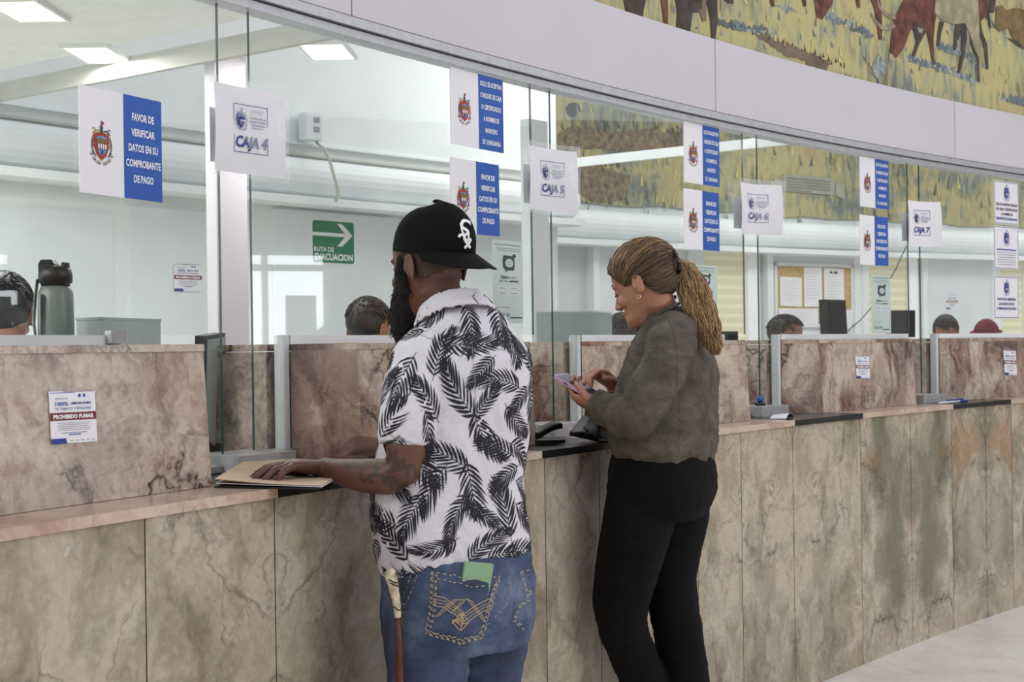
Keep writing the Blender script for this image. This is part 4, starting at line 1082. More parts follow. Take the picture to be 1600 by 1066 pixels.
# staff-side shelf that the bottle, boxes and speaker stand on
m = MB(); curved_slab(m, P, -2.4, 7.0, -.34, -.86, SHZ-.03, SHZ, 30)
desk = m.build('staff_shelf', plain('shelf_grey', (150, 152, 150), .6)); tag(desk, 'long narrow staff shelf behind the marble till blocks', 'shelf')
c = behind(88, -.55); dep = c.y; S = dep/FPX
t_ = thing('water_bottle', 'translucent grey drinking bottle with black flip lid behind the left till', 'bottle', c+Vector((0, 0, SHZ)))
rb = 27.5*S; zt_ = W(88, 392, dep).z; zn = W(88, 448, dep).z; zs = W(88, 428, dep).z
bot = NT('smoky_bottle'); bot.bsdf(lin((118, 126, 122)), .35, 0, None, Alpha=.93)
m = MB(); prof = [(0, .92), (.02, 1.0), (.45, 1.0), (.9, .97), (.96, .86), (1.0, .80)]
m.tube([c+Vector((0, 0, SHZ+.001+(zn-SHZ)*h_)) for h_, r_ in prof], [rb*r_ for h_, r_ in prof], 28); m.build('bottle_body', bot.m, t_, True)
m = MB(); m.tube([c+Vector((0, 0, zn-.002)), c+Vector((0, 0, zn+.008)), c+Vector((0, 0, zn+.01)), c+Vector((0, 0, zs-.002)), c+Vector((0, 0, zs+.012)), c+Vector((0, 0, zs+.02))], [rb*.80, rb*.80, rb*.94, rb*.94, rb*.88, rb*.7], 28); o = m.build('lid', M['black'], t_, True)
m = MB(); L_ = Vector((-1, 0, 0))
m.loft([[c+Vector((x*rb, y*rb, z_)) for x, y in ((-.8, -.5), (.1, -.5), (.1, .5), (-.8, .5))] for z_ in (zs+.005, zs+.025)] + [[c+Vector((x*rb, y*rb, zs+.038)) for x, y in ((-.7, -.35), (-.1, -.35), (-.1, .35), (-.7, .35))]])
m.build('flip_cap', M['black'], t_); 
m = MB(); m.tube([c+Vector((.55*rb, 0, zs+.01)), c+Vector((.6*rb, 0, zs+.03))], [rb*.28, rb*.22], 12); m.build('spout', M['black'], t_, True)
m = MB(); m.tube([c+Vector((-rb*.95, -.01, zn+.02)), c+Vector((-rb*1.08, -.012, zn-.03)), c+Vector((-rb*1.12, -.02, zn-.10)), c+Vector((-rb*.98, -.028, SHZ+.06)), c+Vector((-rb*.6, -.045, SHZ+.05)), c+Vector((-rb*.55, -.05, zn-.02))], .011, 8, 0, .25)
m.build('carry_strap', M['grey_plastic'], t_, True)
# low grey box beside it
def boxat(name, label, cat, x0, xm, x1, ytop, n, mat, zb_=SHZ, lid=None, depth=.16):
    p = behind(x0, n); q = behind(xm, n+.1); r = behind(x1, n-.02); zt__ = W(xm, ytop, q.y).z
    t_ = thing(name, label, cat, q+Vector((0, 0, zb_)))
    s_ = p + (r-q)
    m = MB(); m.plan([q, r, s_, p], zb_+.001, zt__); bevel(m.build('box_body', mat, t_), .004)
    m = MB(); e_ = Vector((0, 0, .003))
    ctr = (q+r+s_+p)/4
    m.plan([ctr+(v-ctr)*1.012 for v in (q, r, s_, p)], zt__+.0005, zt__+.008); m.build('box_lid', lid or mat, t_)
    return t_
boxat('storage_box', 'low grey box beside the grey bottle behind the left till', 'box', 119, 160, 252, 500, -.62, M['grey_box'])
boxat('storage_box', 'large grey box with a white lid left of the woman\'s face', 'box', 838, 926, 957, 488, -.66, M['grey_box'], SHZ, M['paper'])
# monitor turned edge-on at the left window
def monitor(label, quad, zf, dep, mat_back):
    t_ = thing('computer_monitor', label, 'monitor', quad[0])
    a, b, c, d_ = quad; nrm = (b-a).cross(d_-a).normalized()
    m = MB(); m.prism([a, b, c, d_], [v+nrm*dep for v in (a, b, c, d_)]); bevel(m.build('casing', M['black'], t_), .004)
    i_ = lambda p, c_: c_+(p-c_)*.93
    ctr = (a+b+c+d_)/4
    m = MB(); m.prism([i_(v, ctr)-nrm*.0005 for v in (a, b, c, d_)], [i_(v, ctr)-nrm*.004 for v in (a, b, c, d_)]); m.build('panel', mat_back, t_)
    m = MB(); base = (a+b)/2; m.box(Vector((base.x-.02, base.y+.005, zf+.017)), (.04, 0, 0), (0, .02, 0), (0, 0, base.z-zf)); m.build('neck', M['black'], t_)
    m = MB(); m.box(Vector((base.x-.06, base.y-.05, zf+.001)), (.12, 0, 0), (0, .12, 0), (0, 0, .016)); m.build('foot', M['black'], t_)
def V3(x, y, d): return W(x, y, d)
monitor('black edged computer monitor seen past the left till block', [V3(346, 716, 3.86), V3(318, 690, 3.70), V3(322, 525, 3.70), V3(352, 520, 3.86)], .88, .03, M['grey_plastic'])
monitor('dark computer monitor behind the glass near CAJA 7', [V3(1392, 527, behind(1392, -.62).y), V3(1430, 527, behind(1430, -.64).y), V3(1430, 485, behind(1430, -.64).y), V3(1392, 485, behind(1392, -.62).y)], SHZ, -.03, M['black'])
m = MB(); curved_slab(m, P, -2.4, 7.0, .04, -.335, .84, .88, 30); m.build('staff_worktop', plain('desk_grey', (168, 164, 156), .5), counter)
m = MB(); curved_slab(m, P, -2.4, 7.0, -.80, -.84, 0, SHZ-.031, 30); sp_ = m.build('shelf_support', plain('shelf_panel_grey', (140, 142, 140), .6)); sp_.parent = desk; sp_['_o'] = [0, 0, 0]
# black speaker
p = behind(1296, -.5); S = p.y/FPX
t_ = thing('loudspeaker', 'black upright loudspeaker standing above the right marble block', 'speaker', p+Vector((0, 0, SHZ)))
zt_ = W(1300, 468, p.y).z; q = behind(1326, -.52); ax = q-p; ay = Vector((-ax.y, ax.x, 0)).normalized()*.05
m = MB(); sk = tdir(3.5)*-.02; m.prism([p+Vector((0, 0, SHZ+.001)), q+Vector((0, 0, SHZ+.001)), q+ay+Vector((0, 0, SHZ+.001)), p+ay+Vector((0, 0, SHZ+.001))], [v+sk+Vector((0, 0, zt_)) for v in (p, q, q+ay, p+ay)]); bevel(m.build('cabinet', M['black'], t_), .006)
m = MB(); nn = -ay.normalized(); m.prism([p+ax*.08+nn*.001+Vector((0, 0, SHZ+.012)), p+ax*.92+nn*.001+Vector((0, 0, SHZ+.012)), p+ax*.92+nn*.001+sk*.95+Vector((0, 0, zt_-.012)), p+ax*.08+nn*.001+sk*.95+Vector((0, 0, zt_-.012))], [v for v in (p+ax*.08+nn*.005+Vector((0, 0, SHZ+.012)), p+ax*.92+nn*.005+Vector((0, 0, SHZ+.012)), p+ax*.92+nn*.005+sk*.95+Vector((0, 0, zt_-.012)), p+ax*.08+nn*.005+sk*.95+Vector((0, 0, zt_-.012)))]); m.build('grille', plain('speaker_grille', (16, 16, 17), .9), t_)
# thin wire slanting across the right glass
m = MB(); m.tube([W(1416, 385, 7.0), W(1400, 420, 7.15), W(1372, 468, 7.2), W(1345, 500, 7.2), W(1325, 516, 7.05)], .0025, 6)
tag(m.build('wire', M['dark_ink'], None, True), 'thin wire slanting down from the CAJA 7 paper to the speaker', 'wire')
# little dark phone dock behind the woman's hair
p = behind(1136, -.5); m = MB(); q = behind(1155, -.5); zt_ = W(1140, 518, p.y).z
m.box(p+Vector((0, 0, SHZ+.001)), q-p, Vector((-(q-p).y, (q-p).x, 0)).normalized()*.06, (0, 0, zt_-SHZ)); o = m.build('desk_phone', M['black']); bevel(o, .01); tag(o, 'small dark desk phone behind the glass right of the ponytail', 'phone')

# ================================================================== people
UP = Vector((0, 0, 1))
def fr(fx, fy):
    f = Vector((fx, fy, 0)).normalized(); return f.cross(UP), f
def ring(c, r, f, w_, d_, n=28, p=.88, tilt=None):
    o = []
    for i in range(n):
        a = 2*PI*i/n; x = math.copysign(abs(math.cos(a))**p, math.cos(a))*w_; y = math.copysign(abs(math.sin(a))**p, math.sin(a))*d_
        o.append(Vector(c)+r*x+f*y+(UP*tilt(x, y) if tilt else Vector((0, 0, 0))))
    return o
def head(mb, O, r, f, u, s=1.0, female=True, ears=True):
    L = lambda x, y, z: O + r*(x*s) + f*(y*s) + u*(z*s)
    tab = [(-.119, .070, .02, .02), (-.110, .090, .0, .032), (-.093, .096, -.015, .043), (-.072, .091, -.035, .053), (-.05, .089, -.06, .061), (-.028, .090, -.076, .067),
           (0, .089, -.088, .072), (.022, .092, -.096, .075), (.045, .096, -.101, .077), (.07, .092, -.1, .076), (.094, .076, -.09, .067), (.113, .05, -.068, .05), (.125, .02, -.04, .026)]
    rings = []
    for z, yf, yb, hw in tab:
        rr = []
        for i in range(28):
            a = 2*PI*i/28; sx, cy = math.sin(a), math.cos(a); yc = -.005 if z > -.09 else .035
            x = hw*math.copysign(abs(sx)**.9, sx); y = yc + ((yf-yc)*abs(cy)**.9 if cy > 0 else -(yc-yb)*abs(cy)**.9)
            rr.append(L(x, y, z))
        rings.append(rr)
    mb.loft(rings)
    mb.tube([L(0, .086, .03), L(0, .094, .008), L(0, .106, -.018), L(0, .114, -.031), L(0, .098, -.044)], [x*s for x in (.006, .0075, .009, .0105, .006)], 10)
    for q in (-1, 1):
        mb.ell(L(q*.0115, .098, -.035), r*.008*s, f*.01*s, u*.007*s, 12, 8)
        mb.ell(L(q*.031, .080, .026), r*.024*s, f*.012*s, u*.008*s, 14, 8)
        mb.ell(L(q*.031, .0795, .006), r*.0145*s, f*.0125*s, u*.011*s, 14, 8)
        mb.ell(L(q*.04, .066, -.028), r*.024*s, f*.02*s, u*.022*s, 14, 8)
        if ears:
            e = L(q*.075, -.008, -.004); out = (r*q*.75 - f*.5).normalized(); bk = (f*-.86 - r*q*-.35).normalized()
            mb.ell(e + out*.006*s, out*.0065*s, (f+r*q*-.3).normalized()*.015*s, u*.029*s, 14, 10)
            mb.tube([e+out*(.012*s)+((f*math.cos(t))*.016+u*math.sin(t)*.031)*s-f*.003*s for t in [x*PI/8-.3 for x in range(0, 13)]], .0042*s, 8)
    mb.ell(L(0, .0925, -.0595), r*.022*s, f*.0095*s, u*.0058*s, 14, 8); mb.ell(L(0, .0905, -.0685), r*.019*s, f*.010*s, u*.0065*s, 14, 8)
    mb.ell(L(0, .084, -.101), r*.02*s, f*.0145*s, u*.015*s, 14, 8)
    return L
def hand(mb, wrist, fdir, back, side, curls=(.4, .45, .5, .55), seg_curl=(1, .9, .6), s=1.0, spread=.09, thumb=(.55, .8, -.25), index=None):
    f = Vector(fdir).normalized(); b = Vector(back); b = (b - f*b.dot(f)).normalized(); sd = f.cross(b)
    if sd.dot(Vector(side)) < 0: sd = -sd
    wp = Vector(wrist); rings = []
    for x, hw, ht in ((-.012, .026, .020), (.012, .029, .0185), (.045, .037, .0165), (.078, .040, .0145), (.094, .038, .011)):
        rings.append([wp+f*x*s+sd*math.copysign(abs(math.cos(a))**.7, math.cos(a))*hw*s+b*math.sin(a)*ht*s for a in [2*PI*i/16 for i in range(16)]])
    mb.loft(rings)
    lens = ((.043, .027, .022), (.047, .031, .023), (.043, .029, .022), (.034, .021, .019))
    for k in range(4):
        lat = (.029-.0193*k)*s; base = wp+f*(.088-.004*abs(k-1.2))*s+sd*lat+b*.001*s
        d = (f + sd*spread*(1.3-k)).normalized(); pts = [base-d*.012*s, base]; c = curls[k] if index is None or k else index
        ang = 0
        for q in range(3):
            ang += c*seg_curl[q]; dd = d*math.cos(ang) - b*math.sin(ang)
            h_ = pts[-1]+dd*lens[k][q]*s
            pts.append((pts[-1]+h_)/2); pts.append(h_)
        R_ = [.0095, .0098, .0092, .0095, .0086, .0086, .0078, .0060]
        mb.tube(pts, [x*s for x in R_[:len(pts)]], 10)
    t0 = wp+f*.018*s+sd*.022*s-b*.004*s; d1 = (f*thumb[0]+sd*thumb[1]+b*thumb[2]).normalized(); d2 = (f*(thumb[0]+.55)+sd*(thumb[1]-.45)+b*(thumb[2]-.1)).normalized()
    mb.tube([t0, t0+d1*.024*s, t0+d1*.045*s, t0+d1*.045*s+d2*.017*s, t0+d1*.045*s+d2*.034*s, t0+d1*.045*s+d2*.052*s], [x*s for x in (.014, .013, .0105, .0108, .0098, .006)], 10)
def wrinkle(o, amp, scale, vec=(1, 1, 1), seed=0, mask=None):
    me = o.data; nr = [v.normal.copy() for v in me.vertices]
    for i, v in enumerate(me.vertices):
        p = Vector((v.co.x*vec[0], v.co.y*vec[1], v.co.z*vec[2]))*scale + Vector((seed, seed, seed))
        q = noise.noise_vector(p*.5)*.7
        n1 = noise.noise(p+q); d = (1-abs(n1)*2.2)*.6 + noise.noise(p*2.3+q)*.35
        v.co += nr[i]*(amp*d*(mask(v.co) if mask else 1))
    me.update()
def cast(bv, org, px, py, lift=.001):                      # point of a garment under a picture position
    d = Vector(ray(px, py)).normalized(); h = bv.ray_cast(Vector((0, 0, HC))-org, d)
    if h[0] is None: return None, None
    n = h[1] if h[1].dot(d) < 0 else -h[1]
    return h[0]+n*lift+org, n
def stitch(mb, bv, org, pts, wd, lift, mi=0, step=4, dash=None):
    out, nr, acc = [], [], 0
    def flush():
        if len(out) > 1: mb.ribbon(list(out), list(nr), wd, mi)
        out.clear(); nr.clear()
    for (x0, y0), (x1, y1) in zip(pts[:-1], pts[1:]):
        k = max(1, int(math.hypot(x1-x0, y1-y0)/step))
        for i in range(k+1):
            acc += 1
            if dash and acc % (dash+1) == 0: flush(); continue
            p, n = cast(bv, org, x0+(x1-x0)*i/k, y0+(y1-y0)*i/k, lift)
            if p is None: flush(); continue
            if out and (p-out[-1]).length > .04: flush()
            if out and (p-out[-1]).length < 1e-5: continue
            out.append(p); nr.append(n)
    flush()
def patchgrid(mb, bv, org, TL, TR, BR, BL, lift, n=12, mi=0, bulge=0, edge=.004):
    def q(i, j):
        a, b = i/n, j/n
        x = (TL[0]*(1-a)+TR[0]*a)*(1-b)+(BL[0]*(1-a)+BR[0]*a)*b; y = (TL[1]*(1-a)+TR[1]*a)*(1-b)+(BL[1]*(1-a)+BR[1]*a)*b + bulge*b*(1-abs(2*a-1))
        e = min(1, 6*min(a, 1-a, b, 1-b)+.15)
        return cast(bv, org, x, y, lift*e)[0]
    G_ = [[q(i, j) for i in range(n+1)] for j in range(n+1)]
    for j in range(n):
        for i in range(n):
            c = [G_[j][i], G_[j][i+1], G_[j+1][i+1], G_[j+1][i]]
            if all(v is not None for v in c): mb.poly(list(reversed(c)), mi)
def shell(mb, O, r, f, u, ra, rf, ru, keep, nu=40, nv=26, mi=0, th=.006):
    idx = {}; V_ = []; N_ = []
    def vid(i, j):
        i %= nu
        if (i, j) not in idx:
            t = PI*j/nv-PI/2; a = 2*PI*i/nu; x, y, z = math.cos(t)*math.cos(a), math.cos(t)*math.sin(a), math.sin(t)
            idx[(i, j)] = len(V_); V_.append((x*ra, y*rf, z*ru))
        return idx[(i, j)]
    fs = []
    for j in range(nv):
        for i in range(nu):
            q = [vid(i, j), vid(i+1, j), vid(i+1, j+1), vid(i, j+1)]
            c = [sum(V_[k][m_] for k in q)/4 for m_ in range(3)]
            if keep(*c): fs.append(q)
    W_ = lambda v, k=1: O+r*v[0]*k+f*v[1]*k+u*v[2]*k
    b = mb.add([W_(v) for v in V_]+[W_(v, 1-th/ra) for v in V_], [], mi); n = len(V_)
    from collections import Counter
    ec = Counter()
    for q in fs:
        for k in range(4): ec[(q[k], q[(k+1) % 4])] += 1
    for q in fs:
        mb.f.append(tuple(b+k for k in q)); mb.m.append(mi); mb.f.append(tuple(b+n+k for k in reversed(q))); mb.m.append(mi)
        for k in range(4):
            e = (q[k], q[(k+1) % 4])
            if (e[1], e[0]) not in ec: mb.f.append((b+e[0], b+n+e[0], b+n+e[1], b+e[1])); mb.m.append(mi)

def join(ob, mb, mat, smooth=False):                       # printed or stitched pattern becomes part of the garment's own mesh
    me = ob.data; me.materials.append(mat); mi = len(me.materials)-1; o0 = Vector(ob['_o'])
    bm = bmesh.new(); bm.from_mesh(me); vs = [bm.verts.new(Vector(v)-o0) for v in mb.v]
    for fc in mb.f:
        try: q = bm.faces.new([vs[k] for k in fc]); q.material_index = mi
        except ValueError: pass
    bm.to_mesh(me); bm.free(); me.update()

# ------------------------------------------------------------------ man in the leaf shirt
DM = 3.3; SM = DM/FPX
r, f = fr(-.552, .834)
base = W(712, 700, DM); base.z = 0
man = thing('person', 'person in backwards black cap and leaf print shirt, hand on the counter folder', 'person', base)
org = base.copy()
SH = [(888, 600, 826), (850, 592, 823), (800, 585, 818), (755, 583, 815), (710, 592, 818), (670, 602, 825), (630, 612, 829), (590, 618, 829), (560, 625, 825), (535, 640, 812), (515, 655, 798), (497, 666, 786), (482, 676, 768)]
def trings(tab, depth, k, asp, grow=0.0, r=r, f=f, p=.88):
    out = []
    for y, a, b in tab:
        w_ = (b-a)/2*depth/FPX/k + grow
        out.append(ring(W((a+b)/2, y, depth), r, f, w_, w_*asp, 32, p))
    return out
KM = math.sqrt(.834**2+(.552*.72)**2)
# arms and hands
LA = [(662, 548, 3.22, .046), (650, 590, 3.19, .050), (640, 650, 3.16, .049), (634, 705, 3.14, .046), (628, 735, 3.14, .043), (605, 745, 3.15, .042), (575, 744, 3.18, .040), (545, 740, 3.21, .034), (520, 735, 3.24, .028), (504, 732, 3.26, .0255)]
RA = [(780, 552, 3.40, .046), (782, 600, 3.46, .05), (765, 660, 3.54, .047), (725, 700, 3.58, .042), (680, 704, 3.56, .039), (635, 703, 3.53, .031), (608, 701, 3.51, .026)]
m = MB()
m.loft(trings(SH, DM, KM, .72, -.016))
Oh = W(672, 419, DM); hr, hf = fr(-.72, .69); hu = (UP*.99+hf*.09).normalized(); hf2 = (hf-hu*hf.dot(hu)).normalized()
HL = head(m, Oh, hr, hf2, hu, .97, False)
m.tube([Oh+UP*.02-hf*.02, Oh-UP*.05-hf*.02, W(693, 475, DM), W(702, 500, DM), W(712, 530, DM)], [.053, .056, .057, .060, .07], 20)
for A in (LA, RA): m.tube([W(*a[:3]) for a in A], [a[3] for a in A], 16)
w0 = W(504, 732, 3.26); kn = W(455, 727, 3.21)
hand(m, w0, kn-w0, (0, 0, 1), (kn-w0).cross(UP), (.34, .36, .40, .42), (.9, 1.0, .7), 1.02, .10, (.75, .62, -.3))
w1 = W(608, 701, 3.51); k1 = W(572, 697, 3.50)
hand(m, w1, k1-w1, (0.1, -.5, 1), (0.1, -.6, -.2), (.7, .75, .8, .8), (1, 1, .8), .98, .04, (.9, .5, -.2))
PT = [(865, 604, 823), (900, 602, 829), (940, 602, 831), (980, 604, 829), (1008, 612, 820)]
m.loft(trings(list(reversed(PT)), DM, KM, .78, -.014))
LEG = [[W(672, 975, 3.25), W(669, 1020, 3.24), W(667, 1066, 3.235)], [W(760, 975, 3.38), W(758, 1020, 3.39), W(757, 1066, 3.40)]]
for q, L_ in enumerate(LEG):
    e = L_[-1]; kx = Vector((e.x+.01, e.y, .47)); L_ += [kx, Vector((kx.x+.0, kx.y-.015, .30)), Vector((kx.x+.005, kx.y-.01, .12))]
    L_ += []
    an = Vector((kx.x+.005, kx.y-.01, .07))
    m.tube(L_+[an], [.088, .082, .075, .056, .052, .040, .038], 18)
    m.tube([an+Vector((0, 0, -.02))-f*.04, an+Vector((0, 0, -.035))+f*.05, an+Vector((0, 0, -.045))+f*.14], [.038, .036, .025], 14)
SK_M = skinmat('dark_brown_skin', (104, 68, 52), (88, 54, 42))
body = m.build('body', SK_M, man); remesh(body, .0042, 4, .5)
# tattoos on the left forearm
bvb = bvh(body); ink = skinmat('tattooed_skin', (76, 54, 46), (62, 46, 40))
m = MB(); rg = random.Random(3)
for i in range(16):
    x, y = rg.uniform(545, 640), rg.uniform(712, 762); a0 = rg.uniform(0, 6)
    stitch(m, bvb, org, [(x+q*math.cos(a0+q*.18)*.8, y+q*math.sin(a0+q*.18)*.8) for q in range(2, 20, 2)], rg.uniform(.0022, .0045), .0009, 0, 3)
stitch(m, bvb, org, [(536+q, 716+8*math.sin(q*.25)+q*.9) for q in range(0, 40, 3)], .004, .0009, 0, 3)
body.data.materials.append(ink); near = set()
for v in m.v[::2]:
    h = bvb.find_nearest_range(Vector(v)-org, .0034)
    for q in h: near.add(q[2])
for k in near: body.data.polygons[k].material_index = 1
# short faded hair under the cap
m = MB(); 
fd = NT('faded_black_hair'); sz = fd.n('ShaderNodeSeparateXYZ'); fd.l(fd.coord(), sz.inputs[0])
zz = fd.math('ADD', sz.outputs[2], fd.math('MULTIPLY', fd.noise(fd.coord(), 60, 3).outputs[0], .03))
mr = fd.n('ShaderNodeMapRange'); fd.l(zz, mr.inputs[0]); mr.inputs[1].default_value = Oh.z-.03; mr.inputs[2].default_value = Oh.z+.07
fd.bsdf(fd.ramp(mr.outputs[0], [(0, lin((92, 60, 46))), (.5, lin((58, 42, 36))), (1, lin((32, 26, 25)))]), .8, 0, fd.bump(fd.noise(fd.coord(), 500, 2).outputs[0], .4, .002)); hairm = fd.m
shell(m, HL(0, -.008, .02), hr, hf2, hu, .0765, .0925, .103, lambda x, y, z: z > -.058-.25*min(0, y) - (.03 if y > .0 else 0)*0 and y < .045 and not (y > -.02 and z < .0) and z > -.052, 60, 44, 0, .004)
m.build('hair', hairm, man, True)
# beard
m = MB(); beardm = plain('black_beard', (14, 11, 12), .9, var=.35, scale=160, bump=.8, bscale=420)
B = lambda fy, z, w_, d_: [HL(0, fy+.012, z)+hr*math.cos(a)*w_+hf2*math.sin(a)*d_ for a in [2*PI*i/28 for i in range(28)]]
m.loft([B(.078, -.182, .018, .016), B(.078, -.168, .036, .031), B(.075, -.145, .047, .040), B(.068, -.115, .054, .046), B(.058, -.088, .058, .050), B(.047, -.066, .059, .052), B(.040, -.048, .060, .054), B(.036, -.036, .05, .05)])
for q in (-1, 1): m.tube([HL(q*.073, .020, .03), HL(q*.073, .024, .0), HL(q*.069, .028, -.03), HL(q*.062, .032, -.06)], [.008, .012, .016, .02], 12)
bd = m.build('beard', beardm, man); remesh(bd, .0045, 3); wrinkle(bd, .005, 70, (1, 1, .4), 3)
bv_ = bvh(bd); rg = random.Random(8); m = MB(); pl = bd.data.polygons
for i in range(420):
    p_ = pl[rg.randrange(len(pl))]; c = p_.center+org; n_ = p_.normal
    d = (n_*.45+Vector((rg.uniform(-.3, .3), rg.uniform(-.3, .3), -.9))).normalized(); l = rg.uniform(.008, .018)
    m.tube([c-n_*.002, c+d*l*.6, c+d*l-UP*.003], [.0011, .0009, .0002], 4)
m.build('beard_hair', beardm, bd)
# cap worn backwards
cf = Vector((.74, -.67, -.10)).normalized(); cs = cf.cross(UP).normalized(); cu = cs.cross(cf).normalized()
Cc = W(678, 394, DM); capm = cloth('black_cap_twill', (9, 9, 10), .1, 700, .85, .2, None, 6, .05)
m = MB(); rings = []
for j in range(13):
    t = j/12; h_ = .117*t; k = (1-t**2.5)**(1/2.1) if t < 1 else .0
    rings.append([Cc+cu*(h_*(1+.06*math.cos(a)) - .004*math.sin(a)**2)+cf*math.cos(a)*(.1045*max(k, .02)+(.006*math.sin(PI*t)*max(math.cos(a), 0)))+cs*math.sin(a)*.089*max(k, .02) for a in [2*PI*i/40 for i in range(40)]])
m.loft(rings)
cap = m.build('cap', capm, man, True)
m = MB(); m.tube([Cc+cu*.115, Cc+cu*.121, Cc+cu*.123], [.010, .009, .004], 12); m.build('cap_button', capm, cap, True)
m = MB(); top, botm = [], []
NB_ = 26
for layer, dz in ((top, .0), (botm, -.0035)):
    for i in range(NB_+1):
        a = (-74+148*i/NB_)*PI/180
        inn = Cc+cf*math.cos(a)*.1035+cs*math.sin(a)*.0885+cu*(.004+dz)
        rr = []
        for q in range(6):
            e = q/5; ext = .074*max(0, math.cos(a*1.13))**.55
            rr.append(inn+cf*ext*e+cs*math.sin(a)*.006*e-UP*(.030*e*(ext/.074)+.012*e*abs(math.sin(a)))+cu*dz*0)
        layer.append(rr)
for lay_, rev in ((top, False), (botm, True)):
    for i in range(NB_):
        for q in range(5):
            v = [lay_[i][q], lay_[i+1][q], lay_[i+1][q+1], lay_[i][q+1]]; m.poly(v if not rev else list(reversed(v)))
for i in range(NB_):
    m.poly([top[i][5], top[i+1][5], botm[i+1][5], botm[i][5]])
fixn(m.build('visor', capm, cap, True))
bvc = bvh(cap); m = MB(); C5 = lambda pts: [(600+x/5.33, 300+y/5.33) for x, y in pts]
logo = [([(706, 272), (710, 252), (690, 247), (668, 240), (648, 252), (640, 276), (648, 300), (672, 312), (692, 326), (700, 346), (690, 366)], .0052), ([(640, 300), (648, 330), (662, 348)], .003),
        ([(618, 378), (630, 360), (648, 354), (662, 368), (664, 394), (676, 408)], .0042), ([(676, 348), (692, 354), (700, 374), (696, 398), (682, 406), (670, 394), (668, 370), (676, 352)], .0042),
        ([(672, 410), (692, 428), (704, 452), (712, 460)], .0046), ([(718, 398), (704, 424), (688, 446), (670, 460)], .0046), ([(664, 456), (682, 464)], .004), ([(706, 392), (722, 402)], .004), ([(702, 464), (716, 454)], .004)]
for pts, wd in logo: stitch(m, bvc, org, C5(pts), wd*1.5, .0022, 0, 1.5)
m.build('cap_emblem', M['white_ink'], cap)
# shirt
m = MB(); m.loft(trings(SH, DM, KM, .72))
m.tube([W(676, 540, 3.23), W(655, 565, 3.20), W(642, 610, 3.17), (W(635, 655, 3.155)), W(632, 694, 3.15)], [.055, .066, .064, .060, .0575], 22)
m.tube([W(770, 540, 3.37), W(787, 575, 3.42), W(789, 615, 3.44), W(789, 655, 3.45)], [.055, .060, .057, .054], 20)
cloth_w = cloth('white_shirt_cotton', (226, 222, 230), .03, 900, .8)
leafm = plain('black_leaf_print', (30, 29, 40), .8, var=.12, scale=60)
shirt = m.build('shirt', [cloth_w, leafm], man); remesh(shirt, .0058, 5, .5)
wrinkle(shirt, .0075, 9, (1, 1, .55), 2); wrinkle(shirt, .003, 26, (1, 1, .7), 9)
# collar band
CR = lambda y, rw, rd, dx, tl: [v for v in ring(W(704+dx, y, DM), r, f, rw, rd, 32, .95, lambda x, y_: -tl*y_)]
m = MB(); m.loft([CR(492, .073, .077, 1, .35), CR(470, .069, .072, 0, .35), CR(468, .072, .075, 0, .35), CR(500, .098, .095, 7, .4), CR(505, .095, .092, 7, .4), CR(480, .08, .08, 3, .35)], 0, False)
col_ = m.build('collar', [cloth_w, leafm], shirt); remesh(col_, .005, 2); wrinkle(col_, .002, 20, (1, 1, 1), 5)
def leaf(verts_f, bv, o_, p0, n0, ang, L_, Wd, nb, rg):
    t1 = n0.orthogonal().normalized(); t2 = n0.cross(t1); ax = t1*math.cos(ang)+t2*math.sin(ang); ay = n0.cross(ax)
    curve = rg.uniform(-.5, .5)
    def S(x, y):
        y = y + curve*x*x/L_; q = p0+ax*(x-L_*.45)+ay*y
        h = bv.find_nearest(q, .05)
        if h[0] is None: return None
        nn = h[1]
        return h[0]+nn*.0011
    def strip(pts):
        out = []
        for x0, y0, x1, y1 in pts:
            a, b = S(x0, y0), S(x1, y1)
            if a is None or b is None: return
            out += [a, b]
        verts_f.add(out, [(2*i, 2*i+1, 2*i+3, 2*i+2) for i in range(len(pts)-1)], 1)
    strip([(x*L_, -.0007, x*L_, .0007) for x in (0, .2, .4, .6, .8, 1.0)])
    for sgn in (-1, 1):
        for i in range(nb):
            t = .10+.86*i/(nb-1); bl = Wd*(math.sin(PI*(.16+.80*t)))**.8*rg.uniform(.86, 1.1); th = .95-.5*t+rg.uniform(-.06, .06)
            dx, dy = math.cos(th), math.sin(th)*sgn; wd = L_/nb*.235*rg.uniform(.75, 1.2); pts = []
            for e, kw in ((0, .35), (.3, 1.0), (.65, .8), (1.0, .05)):
                cx_, cy_ = t*L_+dx*bl*e+.10*bl*e*e, dy*bl*e*(1-.12*e); px_, py_ = -dy, dx
                pts.append((cx_-px_*wd*kw, cy_-py_*wd*kw, cx_+px_*wd*kw, cy_+py_*wd*kw))
            strip(pts)
def leaves(ob, count, mind, seed, Lr=(.095, .135)):
    bv = bvh(ob); rg = random.Random(seed); me = ob.data
    ar = np.array([p.area for p in me.polygons]); cum = np.cumsum(ar/ar.sum()); pts = []; tries = 0; mb = MB()
    while len(pts) < count and tries < count*60:
        tries += 1; p_ = me.polygons[int(np.searchsorted(cum, rg.random()).clip(0, len(cum)-1))]
        if abs(p_.normal.z) > .9 or any((p_.center-q).length < mind for q in pts): continue
        pts.append(p_.center.copy()); L_ = rg.uniform(*Lr)
        leaf(mb, bv, None, p_.center.copy(), p_.normal.copy(), rg.uniform(0, 2*PI), L_, L_*rg.uniform(.36, .46), rg.randint(10, 13), rg)
    # join the printed leaves to the garment's own mesh
    bm = bmesh.new(); bm.from_mesh(me); vs = [bm.verts.new(v) for v in mb.v]
    for fc in mb.f:
        try: q = bm.faces.new([vs[k] for k in fc]); q.material_index = 1
        except ValueError: pass
    bm.to_mesh(me); bm.free(); me.update()
bvs = bvh(shirt)
